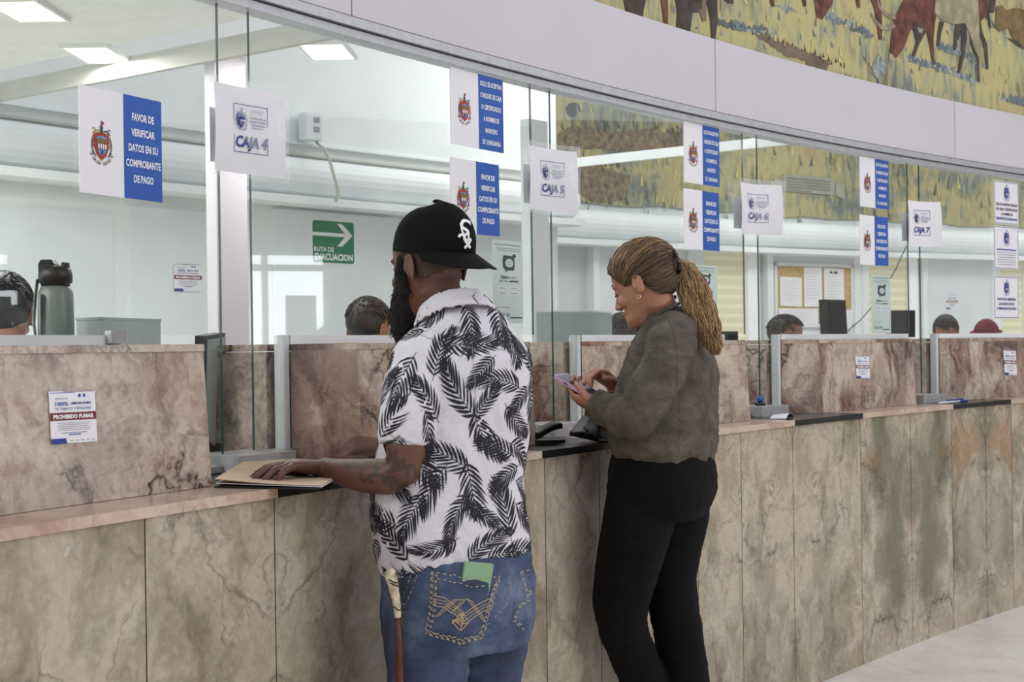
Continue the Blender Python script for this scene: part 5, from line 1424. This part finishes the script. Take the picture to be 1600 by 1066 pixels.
leaves(shirt, 190, .062, 23, (.10, .15)); leaves(col_, 16, .05, 4, (.07, .10))
m = MB()
stitch(m, bvs, org, [(652, 522), (690, 536), (740, 545), (800, 548)], .0014, .0013, 0, 4); stitch(m, bvs, org, [(598, 676), (620, 684), (645, 693), (667, 700)], .0014, .0013, 0, 4)
stitch(m, bvs, org, [(738, 545), (742, 600), (745, 680)], .0012, .0013, 0, 4)
join(shirt, m, M['grey_ink'])
# jeans
den = NT('blue_denim'); co = den.coord()
dcol = den.ramp(den.noise(co, 7, 4, .6).outputs[0], [(.3, lin((58, 66, 90))), (.52, lin((76, 88, 116))), (.7, lin((112, 124, 150)))])
tw = den.noise(den.mapping(co, scale=(1, 1, .3)), 700, 3, .7).outputs[0]
dcol = den.mix(.5, dcol, den.ramp(tw, [(.3, (.2, .2, .2, 1)), (.7, (.8, .8, .8, 1))]), 'OVERLAY'); den.bsdf(dcol, .85, 0, den.bump(den.math('ADD', den.math('MULTIPLY', tw, .12), den.noise(den.mapping(co, scale=(1, 1, 1.6)), 12, 6, .65, .9).outputs[0]), .45, .018), Specular_IOR_Level=.2)
m = MB(); m.loft(trings(list(reversed(PT)), DM, KM, .80))
for q, L_ in enumerate(LEG):
    m.tube([L_[0], L_[1], L_[2], L_[3], L_[4], L_[5], Vector((L_[5].x, L_[5].y, .045))], [.103, .097, .0915 if q == 0 else .085, .078, .074, .07, .07], 22)
jeans = m.build('jeans', den.m, man); remesh(jeans, .007, 8, .5)
wrinkle(jeans, .0065, 8, (1, 1, 1.6), 6); wrinkle(jeans, .003, 24, (1, 1, 1.6), 12)
bvj = bvh(jeans); C = lambda pts: [(570+x/5.175, 860+y/5.175) for x, y in pts]
m = MB(); patchgrid(m, bvj, org, (674, 894), (780, 900), (752, 996), (666, 988), .0060, 16, 0, 12); m.build('back_pocket', den.m, jeans, True)
m = MB(); patchgrid(m, bvj, org, (811, 894), (825, 892), (817, 978), (800, 968), .003, 10); m.build('back_pocket', den.m, jeans, True)
thread = plain('tan_stitching', (176, 156, 128), .7); m = MB(); wd = .0022
def st(pts, w_=wd, dash=3, lift=.0082): stitch(m, bvj, org, C(pts), w_, lift, 0, 2.2, dash)
for k in (0, 14, 34, 46):
    st([(540+k, 180+k*.4), (535+k*.95, 420), (497+k*.95, 668-k*.3), (770, 752-k*.85), (938-k*.7, 706-k*.5), (985-k*.6, 540), (1082-k*.8, 214+k*.4)], wd)
st([(538, 178), (700, 200), (860, 238), (1080, 212)]); st([(540, 222), (700, 258), (860, 290), (1060, 272)])
for k in range(4):
    st([(556, 360+k*26), (640, 380+k*26), (720, 436+k*26), (790, 500+k*26), (770, 630-k*36)], .0022 if k % 3 == 0 else .0016, 0)
    st([(1020, 380+k*26), (940, 410+k*26), (860, 462+k*26), (800, 510+k*26), (700, 580-k*8)], .0022 if k % 3 == 0 else .0016, 0)
for k in range(3):
    st([(570+k*14, 530), (660+k*16, 440), (720+k*16, 398), (770+k*16, 404), (720+k*8, 470), (690, 500)], .0013, 0)
    st([(960-k*12, 560), (900-k*12, 470), (850-k*12, 404), (800, 396), (760, 440)], .0013, 0)
st([(770, 640), (705, 572), (780, 505), (835, 570), (770, 640)], .0026, 0); st([(770, 608), (735, 570), (780, 535), (812, 572), (770, 608)], .002, 0)
for k in (0, 12): st([(1238+k, 180), (1300+k, 400), (1235+k, 440), (1184+k, 570), (1268, 640-k*2)]); 
st([(1238, 180), (1330, 150)]); st([(1300, 335), (1352, 325)]); st([(1305, 355), (1350, 347)])
for k in (0, 52): st([(405+k, 110), (355+k*.9, 300), (322+k*.6, 410+k*.2)], .0014)
st([(320, 430), (345, 436)]); st([(345, 440), (320, 560), (312, 700)], .0013); st([(1150, 205), (1170, 330), (1120, 450), (1010, 560), (960, 640)], .0016)
join(jeans, m, thread)
for q, L_ in enumerate(LEG):
    a = Vector((L_[5].x, L_[5].y, 0)); mm = MB()
    mm.loft([ring(a+UP*z+f*(.04+dy), r, f, .048*k, .135*k2, 24) for z, dy, k, k2 in ((.001, 0, 1, 1), (.02, 0, 1.02, 1.0), (.05, -.01, .95, .92), (.085, -.03, .8, .66), (.11, -.04, .72, .5))])
    remesh(mm.build('shoe', M['black'], man), .008, 3)
# green phone in the back pocket
cr = [cast(bvj, org, x, y, .0075)[0] for x, y in C([(812, 108), (1030, 128), (1012, 236), (790, 232)])]
n_ = (cr[1]-cr[0]).cross(cr[3]-cr[0]).normalized(); n_ = n_ if n_.y < 0 else -n_
ax = ((cr[1]-cr[0])+(cr[2]-cr[3]))/2; ay = (cr[0]-cr[3]); ay = (ay-ax.normalized()*ay.dot(ax.normalized())); n_ = ax.cross(ay).normalized(); n_ = n_ if n_.y < 0 else -n_
ayn = (ay.normalized()+n_*.28).normalized(); o_ = cr[3]-ayn*.085; ay = ayn*ay.length; n_ = ax.cross(ay).normalized(); n_ = n_ if n_.y < 0 else -n_
t_ = thing('mobile_phone', 'mobile phone in a light green case sticking out of the jeans back pocket', 'phone', o_)
m = MB(); m.box(o_, ax, ay+ay.normalized()*.085, n_*-.010); o = m.build('phone_case', plain('mint_green_case', (140, 178, 140), .5, var=.02), t_); fixn(o); bevel(o, .005, 3)
m = MB(); q = o_+(ay+ay.normalized()*.085)*.76+ax*.62; m.box(o_+ax*.06+ay.normalized()*.006-n_*.0105, ax*.88, ay+ay.normalized()*.072, n_*-.001); m.build('phone_screen', M['black'], t_)
# walking stick with carved handle
CN = lambda x, y, d: W(570+x/5.175, 860+y/5.175, d)
t_ = thing('walking_stick', 'carved bone handled brown walking stick standing beside the man\'s left leg', 'walking stick', (W(625, 1000, 3.16).x, 3.16, 0))
bone = plain('carved_bone', (204, 192, 164), .6, var=.22, scale=90, bump=.6, bscale=260); wood = plain('red_brown_wood', (92, 46, 26), .35, var=.3, scale=24)
dS = 3.13
m = MB(); m.tube([CN(240, 190, dS), CN(212, 168, dS), CN(196, 186, dS), CN(206, 220, dS), CN(228, 262, dS), CN(238, 330, dS), CN(252, 400, dS), CN(262, 470, dS), CN(266, 520, dS), CN(268, 548, dS)], [.0075, .0095, .0105, .012, .0125, .0105, .0095, .0085, .0075, .0065], 16); o = m.build('handle', bone, t_); remesh(o, .0022, 2); wrinkle(o, .0011, 160, (1, 1, 1), 4)
ringm = plain('dark_carving', (58, 40, 26), .7)
for x, y, R_ in ((226, 244, .0135), (236, 270, .0135), (260, 468, .0098)):
    m = MB(); c = CN(x, y, dS); m.tube([c+Vector((math.cos(t)*R_, math.sin(t)*R_, .004*math.sin(2*t))) for t in [2*PI*k/16 for k in range(17)]], .0014, 6); m.build('carved_ring', ringm, t_)
q = CN(268, 545, dS); e = Vector((q.x+.012, q.y+.015, .02)); 
m = MB(); m.tube([q+UP*.004, q.lerp(e, .1), q.lerp(e, .5), q.lerp(e, 1)], [.0065, .0088, .0095, .0075], 14); m.build('shaft', wood, t_, True)
m = MB(); m.tube([e+UP*.012, e-UP*.019], [.011, .012], 12); m.build('rubber_tip', M['black'], t_, True)

# ------------------------------------------------------------------ woman with the ponytail
DW = 4.3
r, f = fr(-.902, .431)
base = W(1040, 700, DW); base.z = 0; org = base.copy()
wom = thing('person', 'person with a long blond ponytail and grey jacket looking down at a phone', 'person', base)
KW = math.sqrt(.431**2+(.902*.75)**2)
JK = [(722, 972, 1113), (700, 955, 1118), (660, 953, 1119), (620, 962, 1120), (580, 975, 1119), (548, 985, 1112), (520, 998, 1099), (498, 1010, 1082), (482, 1018, 1068)]
tr = lambda tab, g, asp=.75: trings(tab, DW, KW, asp, g, r, f)
LA = [(1058, 512, 4.17, .043), (1042, 560, 4.12, .044), (1016, 615, 4.09, .040), (990, 652, 4.10, .037), (960, 650, 4.13, .034), (940, 640, 4.16, .027), (929, 633, 4.18, .0235)]
RA = [(1046, 515, 4.43, .043), (1020, 580, 4.50, .042), (996, 630, 4.54, .036), (975, 617, 4.48, .032), (958, 602, 4.42, .0235)]
m = MB(); m.loft(tr(JK, -.018))
Oh = W(1007, 447, DW-.02); hr, hf = fr(-.86, .51); T_ = math.radians(20)
hf2 = (hf*math.cos(T_)-UP*math.sin(T_)); hu = (UP*math.cos(T_)+hf*math.sin(T_))
HL = head(m, Oh, hr, hf2, hu, .96, True)
m.tube([Oh-hu*.02-hf2*.02, Oh-hu*.055-hf2*.025, W(1034, 490, DW), W(1045, 515, DW)], [.05, .050, .054, .075], 20)
for A in (LA, RA): m.tube([W(*a[:3]) for a in A], [a[3] for a in A], 16)
# phone first: the left hand holds it
pa = W(867, 592, 4.27); pb = W(925, 627, 4.20); pax = (pa-pb).normalized(); plen = .146
pbx = Vector((.25, .93, .22)); pbx = (pbx-pax*pbx.dot(pax)).normalized(); pn_ = pax.cross(pbx); pn_ = pn_ if pn_.z > 0 else -pn_
w0 = W(931, 635, 4.18); k0 = W(897, 612, 4.205)
hand(m, w0, (k0-w0).normalized()+Vector((.10, .55, -.32)), -pn_*.8+Vector((-.35, -.45, -.2)), (0, -1, .2), (.55, .62, .68, .72), (1, 1.1, .9), .93, .03, (.80, .45, -.45))
w1 = W(957, 600, 4.42); k1 = W(932, 580, 4.36)
hand(m, w1, k1-w1, (-.3, -.25, .9), (-.3, -.9, -.3), (.62, .78, .85, .9), (1, .9, .6), .93, .03, (.95, .42, -.35), .42)
PT = [(708, 962, 1108), (735, 957, 1114), (765, 956, 1114), (790, 962, 1106), (806, 972, 1092)]
m.loft(tr(list(reversed(PT)), -.012, .80))
LEG = [[(1003, 765, 4.25, .100), (998, 810, 4.24, .108), (989, 850, 4.235, .102), (977, 900, 4.24, .094), (969, 945, 4.27, .084), (974, 985, 4.30, .074), (990, 1025, 4.33, .072), (1006, 1066, 4.36, .070)], [(1058, 765, 4.35, .100), (1055, 810, 4.37, .104), (1049, 850, 4.39, .095), (1046, 900, 4.40, .084), (1052, 945, 4.40, .078), (1062, 1000, 4.41, .077), (1070, 1066, 4.42, .077)]]
LG = []
for q, L_ in enumerate(LEG):
    pts = [W(*a[:3]) for a in L_]; e = pts[-1]; d = (pts[-1]-pts[-2]).normalized()
    en = Vector((e.x+(.05 if q == 0 else .015), e.y+(.03 if q == 0 else 0), .06)); pts += [e.lerp(en, .5), en]; rd = [a[3] for a in L_]+[.062, .058]
    LG.append((pts, rd)); m.tube(pts, [x-.014 for x in rd], 16)
SK_W = skinmat('tan_skin', (188, 136, 112), (172, 118, 96))
body = m.build('body', SK_W, wom); remesh(body, .0038, 3, .5)
# brows, lashes, lips
bvb = bvh(body); m = MB(); brow = plain('dark_brown_brow', (62, 44, 36), .8)
for q in (-1, 1):
    m = MB(); m.tube([HL(q*.012, .092, .030), HL(q*.025, .0945, .036), HL(q*.040, .087, .035), HL(q*.049, .078, .030)], [.0018, .003, .0026, .001], 6); m.build('eyebrow', brow, wom)
for q in (-1, 1):
    m = MB(); m.tube([HL(q*.019, .0885, .002), HL(q*.027, .0935, -.001), HL(q*.037, .0915, -.002), HL(q*.045, .083, .001)], [.0012, .0018, .0018, .001], 6); m.build('eyelash', M['black'], wom)
m = MB()
for q in (0,): m.tube([HL(-.024, .085, -.0635), HL(-.012, .0985, -.0632), HL(0, .1015, -.063), HL(.012, .0985, -.0632), HL(.024, .085, -.0635)], [.0012, .003, .0036, .003, .0012], 8)
m.build('lips', plain('rose_lips', (158, 104, 92), .5), wom, True)
# hair: swept back shell, strands to the clip, wavy tail
hm = [plain('hair_brown', (112, 84, 58), .5, var=.15, scale=120), plain('hair_gold', (150, 118, 82), .5, var=.15, scale=120), plain('hair_dark', (76, 56, 40), .5, var=.15, scale=120), plain('hair_blond', (164, 132, 90), .5, var=.15, scale=120)]
m = MB(); HC_ = HL(0, -.008, .046); ra_, rf_, ru_ = .083, .112, .094
shell(m, HC_, hr, hf2, hu, ra_, rf_, ru_, lambda x, y, z: (z > .028 + .55*max(0, y-.02)*0 and y < .098 and not (y > .062 and z < .036 - .0*y)) or (y < -.002 and z > -.052-.2*(y+.05)*0) or (y < .03 and z > -.012 and False), 48, 32, 2, .012)
rg = random.Random(21); Q = W(1057, 410, DW+.0)
def toloc(p): d = p-HC_; return Vector((d.dot(hr)/ra_, d.dot(hf2)/rf_, d.dot(hu)/ru_))
def fromloc(v, k): v = v.normalized()*k; return HC_+hr*v.x*ra_+hf2*v.y*rf_+hu*v.z*ru_
ql = toloc(Q)
hl_ = [(-.0, .100, .082), (-.03, .094, .078), (-.055, .074, .060), (-.068, .056, .034), (-.074, .034, .008), (-.077, .018, .020), (-.079, -.005, .034), (-.079, -.022, .018), (-.074, -.034, -.012), (-.066, -.046, -.034), (-.045, -.064, -.052), (0, -.08, -.058)]
for i in range(1500):
    s_ = rg.random()*(len(hl_)-1); k = int(s_); e = s_-k; a = Vector(hl_[k]).lerp(Vector(hl_[min(k+1, len(hl_)-1)]), e)
    if rg.random() < .35: a.x = -a.x
    st_ = toloc(HL(a.x, a.y, a.z)); sl = st_.normalized(); pts = []; wob = rg.uniform(-1, 1); lf = rg.uniform(1.0, 1.055)
    tgt = ql.normalized(); J = Vector((rg.uniform(-.12, .12), rg.uniform(-.1, .1), rg.uniform(-.16, .16)))
    mid = (sl*.5+(tgt+J)*.5 + Vector((0, 0, .30 if k < 5 else .0))).normalized()
    for t in range(9):
        t /= 8; v = sl*(1-t)**2+mid*2*t*(1-t)+(tgt+J*.5)*t*t
        pts.append(fromloc(v, (st_.length*.99*(1-t)**2+(1-(1-t)**2)*(1.02+.05*math.sin(PI*t)*(1 if k < 4 else .4)))*(lf if t > .1 else 1)))
    ci = rg.choice((0, 0, 1, 2)) if k < 4 else rg.choice((0, 2, 2))
    m.tube(pts, [.0008, .0013, .0016, .0018, .0018, .0017, .0017, .0017, .0016], 4, ci)
hair = m.build('hair', hm, wom, True)
m = MB(); TC = [(W(1055, 405, 4.29), .020), (W(1068, 414, 4.28), .036), (W(1078, 440, 4.26), .050), (W(1090, 472, 4.22), .052), (W(1102, 505, 4.18), .044), (W(1112, 532, 4.17), .030), (W(1119, 556, 4.17), .012)]
def tail(t):
    s_ = t*(len(TC)-1); k = min(int(s_), len(TC)-2); e = s_-k; e2 = e*e*(3-2*e)
    return TC[k][0].lerp(TC[k+1][0], e), TC[k][1]*(1-e2)+TC[k+1][1]*e2
for i in range(900):
    a0 = rg.uniform(0, 2*PI); rr = math.sqrt(rg.random()); ph = rg.uniform(0, 6.3); fr_ = rg.uniform(16, 26); T1 = rg.uniform(.8, 1.0); pts = []; am = rg.uniform(.003, .008)
    for t in range(22):
        t = t/21*T1; c, R_ = tail(t); a = a0+.6*t
        pts.append(c+Vector((math.cos(a)*rr*R_*.9, math.sin(a)*rr*R_*.8, 0))+Vector((math.sin(ph+fr_*t), math.cos(ph*1.3+fr_*t), 0))*am*min(1, t*4)+Vector((.35, 0, .2))*0)
    m.tube(pts, [.0013]+[.0017]*19+[.0012, .0004], 4, rg.choice((1, 1, 3, 3, 0)))
for i in range(40):                                        # the curl below the clip
    a0 = rg.uniform(-.3, .3); pts = []
    for t in range(12):
        a = PI*.75+t/11*4.6+a0; pts.append(W(1067+math.cos(a)*(11+rg.uniform(-1, 1)), 448-math.sin(a)*13, 4.235+rg.uniform(-.004, .004)))
    m.tube(pts, .0024, 5, rg.choice((0, 1, 1)))
m.build('ponytail', hm, wom, True)
m = MB(); m.tube([W(1051, 392, 4.235), W(1055, 397, 4.215), W(1059, 405, 4.205), W(1061, 414, 4.205), W(1061, 424, 4.215), W(1058, 430, 4.23)], [.003, .0058, .0065, .0065, .006, .003], 10); m.build('hair_clip', plain('black_glossy_clip', (16, 16, 18), .15), wom, True)
e = HL(-.080, -.004, -.036); m = MB(); m.tube([e+(hu*math.cos(t)+hf2*math.sin(t))*.006-hu*.004 for t in [2*PI*k/12 for k in range(13)]], .0011, 6); m.build('earring', plain('silver', (210, 210, 212), .2, .9), wom, True)
# black top at the neck opening
m = MB(); m.ell(W(1018, 524, DW+.02), r*.06, f*.03, UP*.05, 18, 10); m.build('undershirt', M['black'], wom, True)
# jacket
lin_ = cloth('grey_olive_linen', (120, 113, 102), .14, 520, .9, .4, (94, 88, 78), 12, 1.3)
m = MB(); m.loft(tr(JK, 0))
m.tube([W(1062, 505, 4.18), W(1050, 535, 4.14), W(1034, 575, 4.10), W(1012, 620, 4.08), W(992, 650, 4.09), W(968, 650, 4.12), W(948, 640, 4.155), W(935, 633, 4.175)], [.05, .068, .070, .064, .060, .055, .047, .042], 22)
m.tube([W(1046, 515, 4.42), W(1022, 580, 4.48), W(998, 632, 4.52), W(978, 619, 4.48), W(964, 607, 4.44)], [.055, .06, .052, .046, .038], 20)
jacket = m.build('jacket', lin_, wom); remesh(jacket, .0062, 5, .5)
wrinkle(jacket, .013, 7, (1, 1, 1.3), 4); wrinkle(jacket, .005, 20, (1, 1, 1.5), 14)
bvk = bvh(jacket)
m = MB(); CRW = lambda x, y, rw, rd, tl: ring(W(x, y, DW), r, f, rw, rd, 32, .95, lambda a, b: -tl*b)
m.loft([CRW(1038, 494, .070, .072, .55), CRW(1030, 470, .061, .063, .55), CRW(1031, 467, .065, .067, .55), CRW(1040, 494, .088, .088, .55), CRW(1041, 499, .085, .085, .55), CRW(1040, 490, .076, .077, .55)], 0, False)
remesh(m.build('collar', lin_, jacket), .0045, 3)
m = MB(); c0_, c1_ = W(938, 635, 4.172), W(926, 628, 4.182); m.tube([c0_, c0_.lerp(c1_, .5), c1_, c1_.lerp(c0_, .2)], [.0455, .0465, .0455, .038], 22); o = m.build('cuff', lin_, jacket); remesh(o, .004, 2); wrinkle(o, .0015, 40)
m = MB()
dkseam = plain('linen_seam', (78, 74, 64), .9)
stitch(m, bvk, org, [(1046, 500), (1056, 540), (1058, 590), (1050, 640)], .0016, .0012, 0, 4); stitch(m, bvk, org, [(980, 726), (1020, 731), (1060, 728), (1100, 718)], .0016, .0012, 0, 4); stitch(m, bvk, org, [(1058, 590), (1062, 650), (1060, 716)], .0014, .0012, 0, 4)
stitch(m, bvk, org, [(1060, 520), (1085, 524), (1108, 540)], .0016, .0012, 0, 4)
join(jacket, m, dkseam)
m = MB(); patchgrid(m, bvk, org, (958, 548), (980, 545), (982, 560), (960, 566), .006, 6); m.build('pocket_flap', lin_, jacket)
# bracelet
bvb = bvh(body); m = MB(); c_ = W(925, 630, 4.184); d_ = (k0-w0).normalized(); q1 = d_.orthogonal().normalized(); q2 = d_.cross(q1)
m.tube([c_+(q1*math.cos(t)+q2*math.sin(t))*.027 for t in [2*PI*k/20 for k in range(21)]], .0018, 6); m.build('bracelet', M['crest_red'], wom, True)
# trousers
blk = cloth('black_trousers', (14, 13, 16), .15, 700, .85, .2)
m = MB(); m.loft(tr(list(reversed(PT)), .0, .82))
for pts, rd in LG: m.tube(pts, rd, 20)
tro = m.build('trousers', blk, wom); remesh(tro, .007, 7, .5); wrinkle(tro, .004, 9, (1, 1, 1.7), 8); wrinkle(tro, .002, 22, (1, 1, 1.7), 2)
bvt = bvh(tro); m = MB(); patchgrid(m, bvt, org, (955, 838), (1032, 852), (1028, 876), (952, 862), .004, 8); m.build('pocket_flap', blk, tro)
m = MB(); patchgrid(m, bvt, org, (1040, 752), (1105, 748), (1100, 812), (1048, 820), .003, 8); m.build('back_pocket', blk, tro)
for pts, rd in LG:
    a = Vector((pts[-1].x, pts[-1].y, 0)); mm = MB()
    mm.loft([ring(a+UP*z+f*(.04+dy), r, f, .042*k, .12*k2, 24) for z, dy, k, k2 in ((.001, 0, 1, 1), (.02, 0, 1.02, 1.0), (.045, -.01, .95, .92), (.075, -.03, .8, .66), (.095, -.04, .72, .5))])
    remesh(mm.build('shoe', M['black'], wom), .008, 3)
# phone in a pink case
t_ = thing('mobile_phone', 'mobile phone in a pale pink case held by the woman', 'phone', pb)
pc = pb+pbx*-.012+pn_*.004
m = MB(); m.box(pc, pax*plen, pbx*.074, pn_*.010); o = m.build('phone_case', plain('pale_pink_case', (212, 172, 206), .45, var=.02), t_); fixn(o); bevel(o, .004, 3)
m = MB(); m.box(pc+pax*.006+pbx*.005+pn_*.0102, pax*(plen-.012), pbx*.064, pn_*.0006); m.build('phone_screen', plain('dim_phone_screen', (46, 48, 66), .12, var=.3, scale=40), t_)
m = MB(); m.box(pc+pax*(plen*.62)-pbx*.0004+pn_*.003, pax*.016, pbx*.002, pn_*.004); m.build('side_button', M['dark_ink'], t_)

# ------------------------------------------------------------------ tellers behind the blocks: only the tops of their heads show
def teller(px, ytop, n, fx, fy, label, haircol, skin, shirtcol, cap=None, glasses=False, tiltdeg=10, s=1.0, mask=False):
    p = behind(px, n); dep = p.y; top = W(px, ytop, dep); r_, f_ = fr(fx, fy); T_ = math.radians(tiltdeg)
    f2 = f_*math.cos(T_)-UP*math.sin(T_); u2 = UP*math.cos(T_)+f_*math.sin(T_)
    O_ = Vector((p.x, p.y, top.z))-u2*.140*s
    t_ = thing('person', label, 'person', Vector((p.x, p.y, 0)))
    zs = O_.z-.19; b0 = Vector((p.x, p.y, 0))-f_*.03
    mb = MB(); HL_ = head(mb, O_, r_, f2, u2, s)
    mb.tube([O_-u2*.03-f2*.02, b0+UP*(zs+.06), b0+UP*zs], [.052, .056, .08], 16)
    T = [(zs-.66, .15, .11), (zs-.5, .15, .11), (zs-.32, .135, .10), (zs-.15, .15, .11), (zs-.04, .17, .10), (zs+.03, .10, .075), (zs+.06, .06, .06)]
    mb.loft([ring(b0+UP*z, r_, f_, w_, d_, 24) for z, w_, d_ in T])
    for q in (-1, 1):
        sh = b0+r_*q*.165+UP*(zs-.03); el = sh-UP*.27+r_*q*.03; wr = el+f_*.2+UP*.03-r_*q*.06
        mb.tube([sh, el, wr], [.045, .038, .026], 12); hand(mb, wr, f_-r_*q*.1, UP, -r_*q, (.3,)*4, (1, 1, 1), .95)
        hp = b0+r_*q*.085+UP*(zs-.62); ft = Vector((b0.x, b0.y, 0))+r_*q*.09
        mb.tube([hp, ft+UP*.42, ft+UP*.07], [.085, .055, .04], 14); mb.tube([ft+UP*.04-f_*.04, ft+UP*.035+f_*.14], [.038, .03], 12)
    remesh(mb.build('body', skin, t_), .006, 3)
    mb = MB(); T2 = [(z, w_+.014, d_+.014) for z, w_, d_ in T[1:6]]
    mb.loft([ring(b0+UP*z, r_, f_, w_, d_, 24) for z, w_, d_ in T2])
    for q in (-1, 1):
        sh = b0+r_*q*.15+UP*(zs-.03); el = b0+r_*q*.165+UP*(zs-.03)-UP*.2+r_*q*.02; mb.tube([sh, el], [.06, .055], 14)
    remesh(mb.build('shirt', shirtcol, t_), .009, 3)
    mb = MB()
    for q in (-1, 1):
        hp = b0+r_*q*.085+UP*(zs-.60); ft = Vector((b0.x, b0.y, 0))+r_*q*.09; mb.tube([hp, ft+UP*.42, ft+UP*.09], [.10, .07, .06], 14)
    remesh(mb.build('trousers', M['dark_ink'], t_), .01, 3)
    c_ = HL_(0, -.008, .04)
    if cap is None:
        mb = MB(); rg_ = random.Random(px); shell(mb, c_, r_, f2, u2, .084*s, .112*s, .100*s, lambda x, y, z: z > .030*s+max(0, y)*.35 or (y < .0 and z > -.098*s), 44, 30, 0, .014)
        for i in range(700):
            a = rg_.uniform(0, 2*PI); t = rg_.uniform(.15, 1.5); v = Vector((math.cos(a)*math.cos(t), math.sin(a)*math.cos(t), math.sin(t)))
            if v.y > .5 and v.z < .55: continue
            g = Vector((rg_.uniform(-.2, .2), .5+rg_.uniform(-.2, .2), -.5)); pts = []
            for k in range(5):
                w_ = (v+g*k*.10).normalized()*(1.0+.03*math.sin(k*.8)); pts.append(c_+r_*w_.x*.085*s+f2*w_.y*.113*s+u2*w_.z*.101*s)
            mb.tube(pts, [.0015, .0019, .0019, .0015, .0006], 4)
        mb.build('hair', haircol, t_, True)
    else:
        mb = MB(); shell(mb, c_, r_, f2, u2, .088*s, .114*s, .102*s, lambda x, y, z: z > .01, 40, 26, 0, .01); o = mb.build('cap', cap, t_, True)
        mb = MB(); mb.loft([[c_+u2*(.016+dz)+r_*math.cos(a)*(.088+e)+f2*math.sin(a)*(.114+e) for a in [2*PI*i/30 for i in range(30)]] for e, dz in ((0, .004), (.022, -.004), (.022, -.007), (0, 0))], 0, False); mb.build('brim', cap, o, True)
        mb = MB(); shell(mb, c_, r_, f2, u2, .082*s, .108*s, .098*s, lambda x, y, z: -.06 < z < .02 and y < 0, 40, 26); mb.build('hair', haircol, t_, True)
    if glasses:
        mb = MB()
        for q in (-1, 1):
            cc = HL_(q*.031, .101, .006); mb.tube([cc+r_*math.cos(t)*.022+u2*math.sin(t)*.016 for t in [2*PI*k/18 for k in range(19)]], .0016, 6)
            mb.tube([HL_(q*.053, .098, .012), HL_(q*.074, .06, .012), HL_(q*.078, -.01, .012)], .0016, 6)
        mb.tube([HL_(-.009, .102, .01), HL_(.009, .102, .01)], .0016, 6); mb.build('glasses', M['black'], t_, True)
    return t_
hb = plain('black_hair', (26, 26, 30), .5, var=.3, scale=120); hb2 = plain('dark_brown_hair', (48, 38, 34), .5, var=.3, scale=120)
sk2 = skinmat('teller_skin', (176, 126, 102), (158, 108, 86))
navy = cloth('navy_shirt', (40, 46, 66), .1); grey_ = cloth('pale_shirt', (180, 184, 188), .05)
teller(10, 426, -1.12, -.2, 1, 'person with black hair behind the glass left of the grey bottle', hb, sk2, navy, None, False, 6)
teller(583, 466, -1.12, .5, .86, 'person with short black hair seen low behind the capped man\'s block', hb, sk2, grey_, None, False, 12)
teller(977, 490, -1.15, .5, .86, 'person whose dark hair shows just beyond the woman\'s chin', hb2, sk2, grey_, None, False, 10)
teller(1232, 492, -1.3, .95, -.3, 'person in glasses with dark hair under the pin board', hb2, sk2, grey_, None, True, 6)
teller(1478, 495, -1.32, -.3, -.95, 'person with dark hair bowed below the white back door', hb2, sk2, navy, None, False, 25)
teller(1541, 499, -1.32, -.4, -.9, 'person in a maroon cap at the far right window', hb2, sk2, navy, cloth('maroon_cap', (122, 44, 58), .1), False, 8)
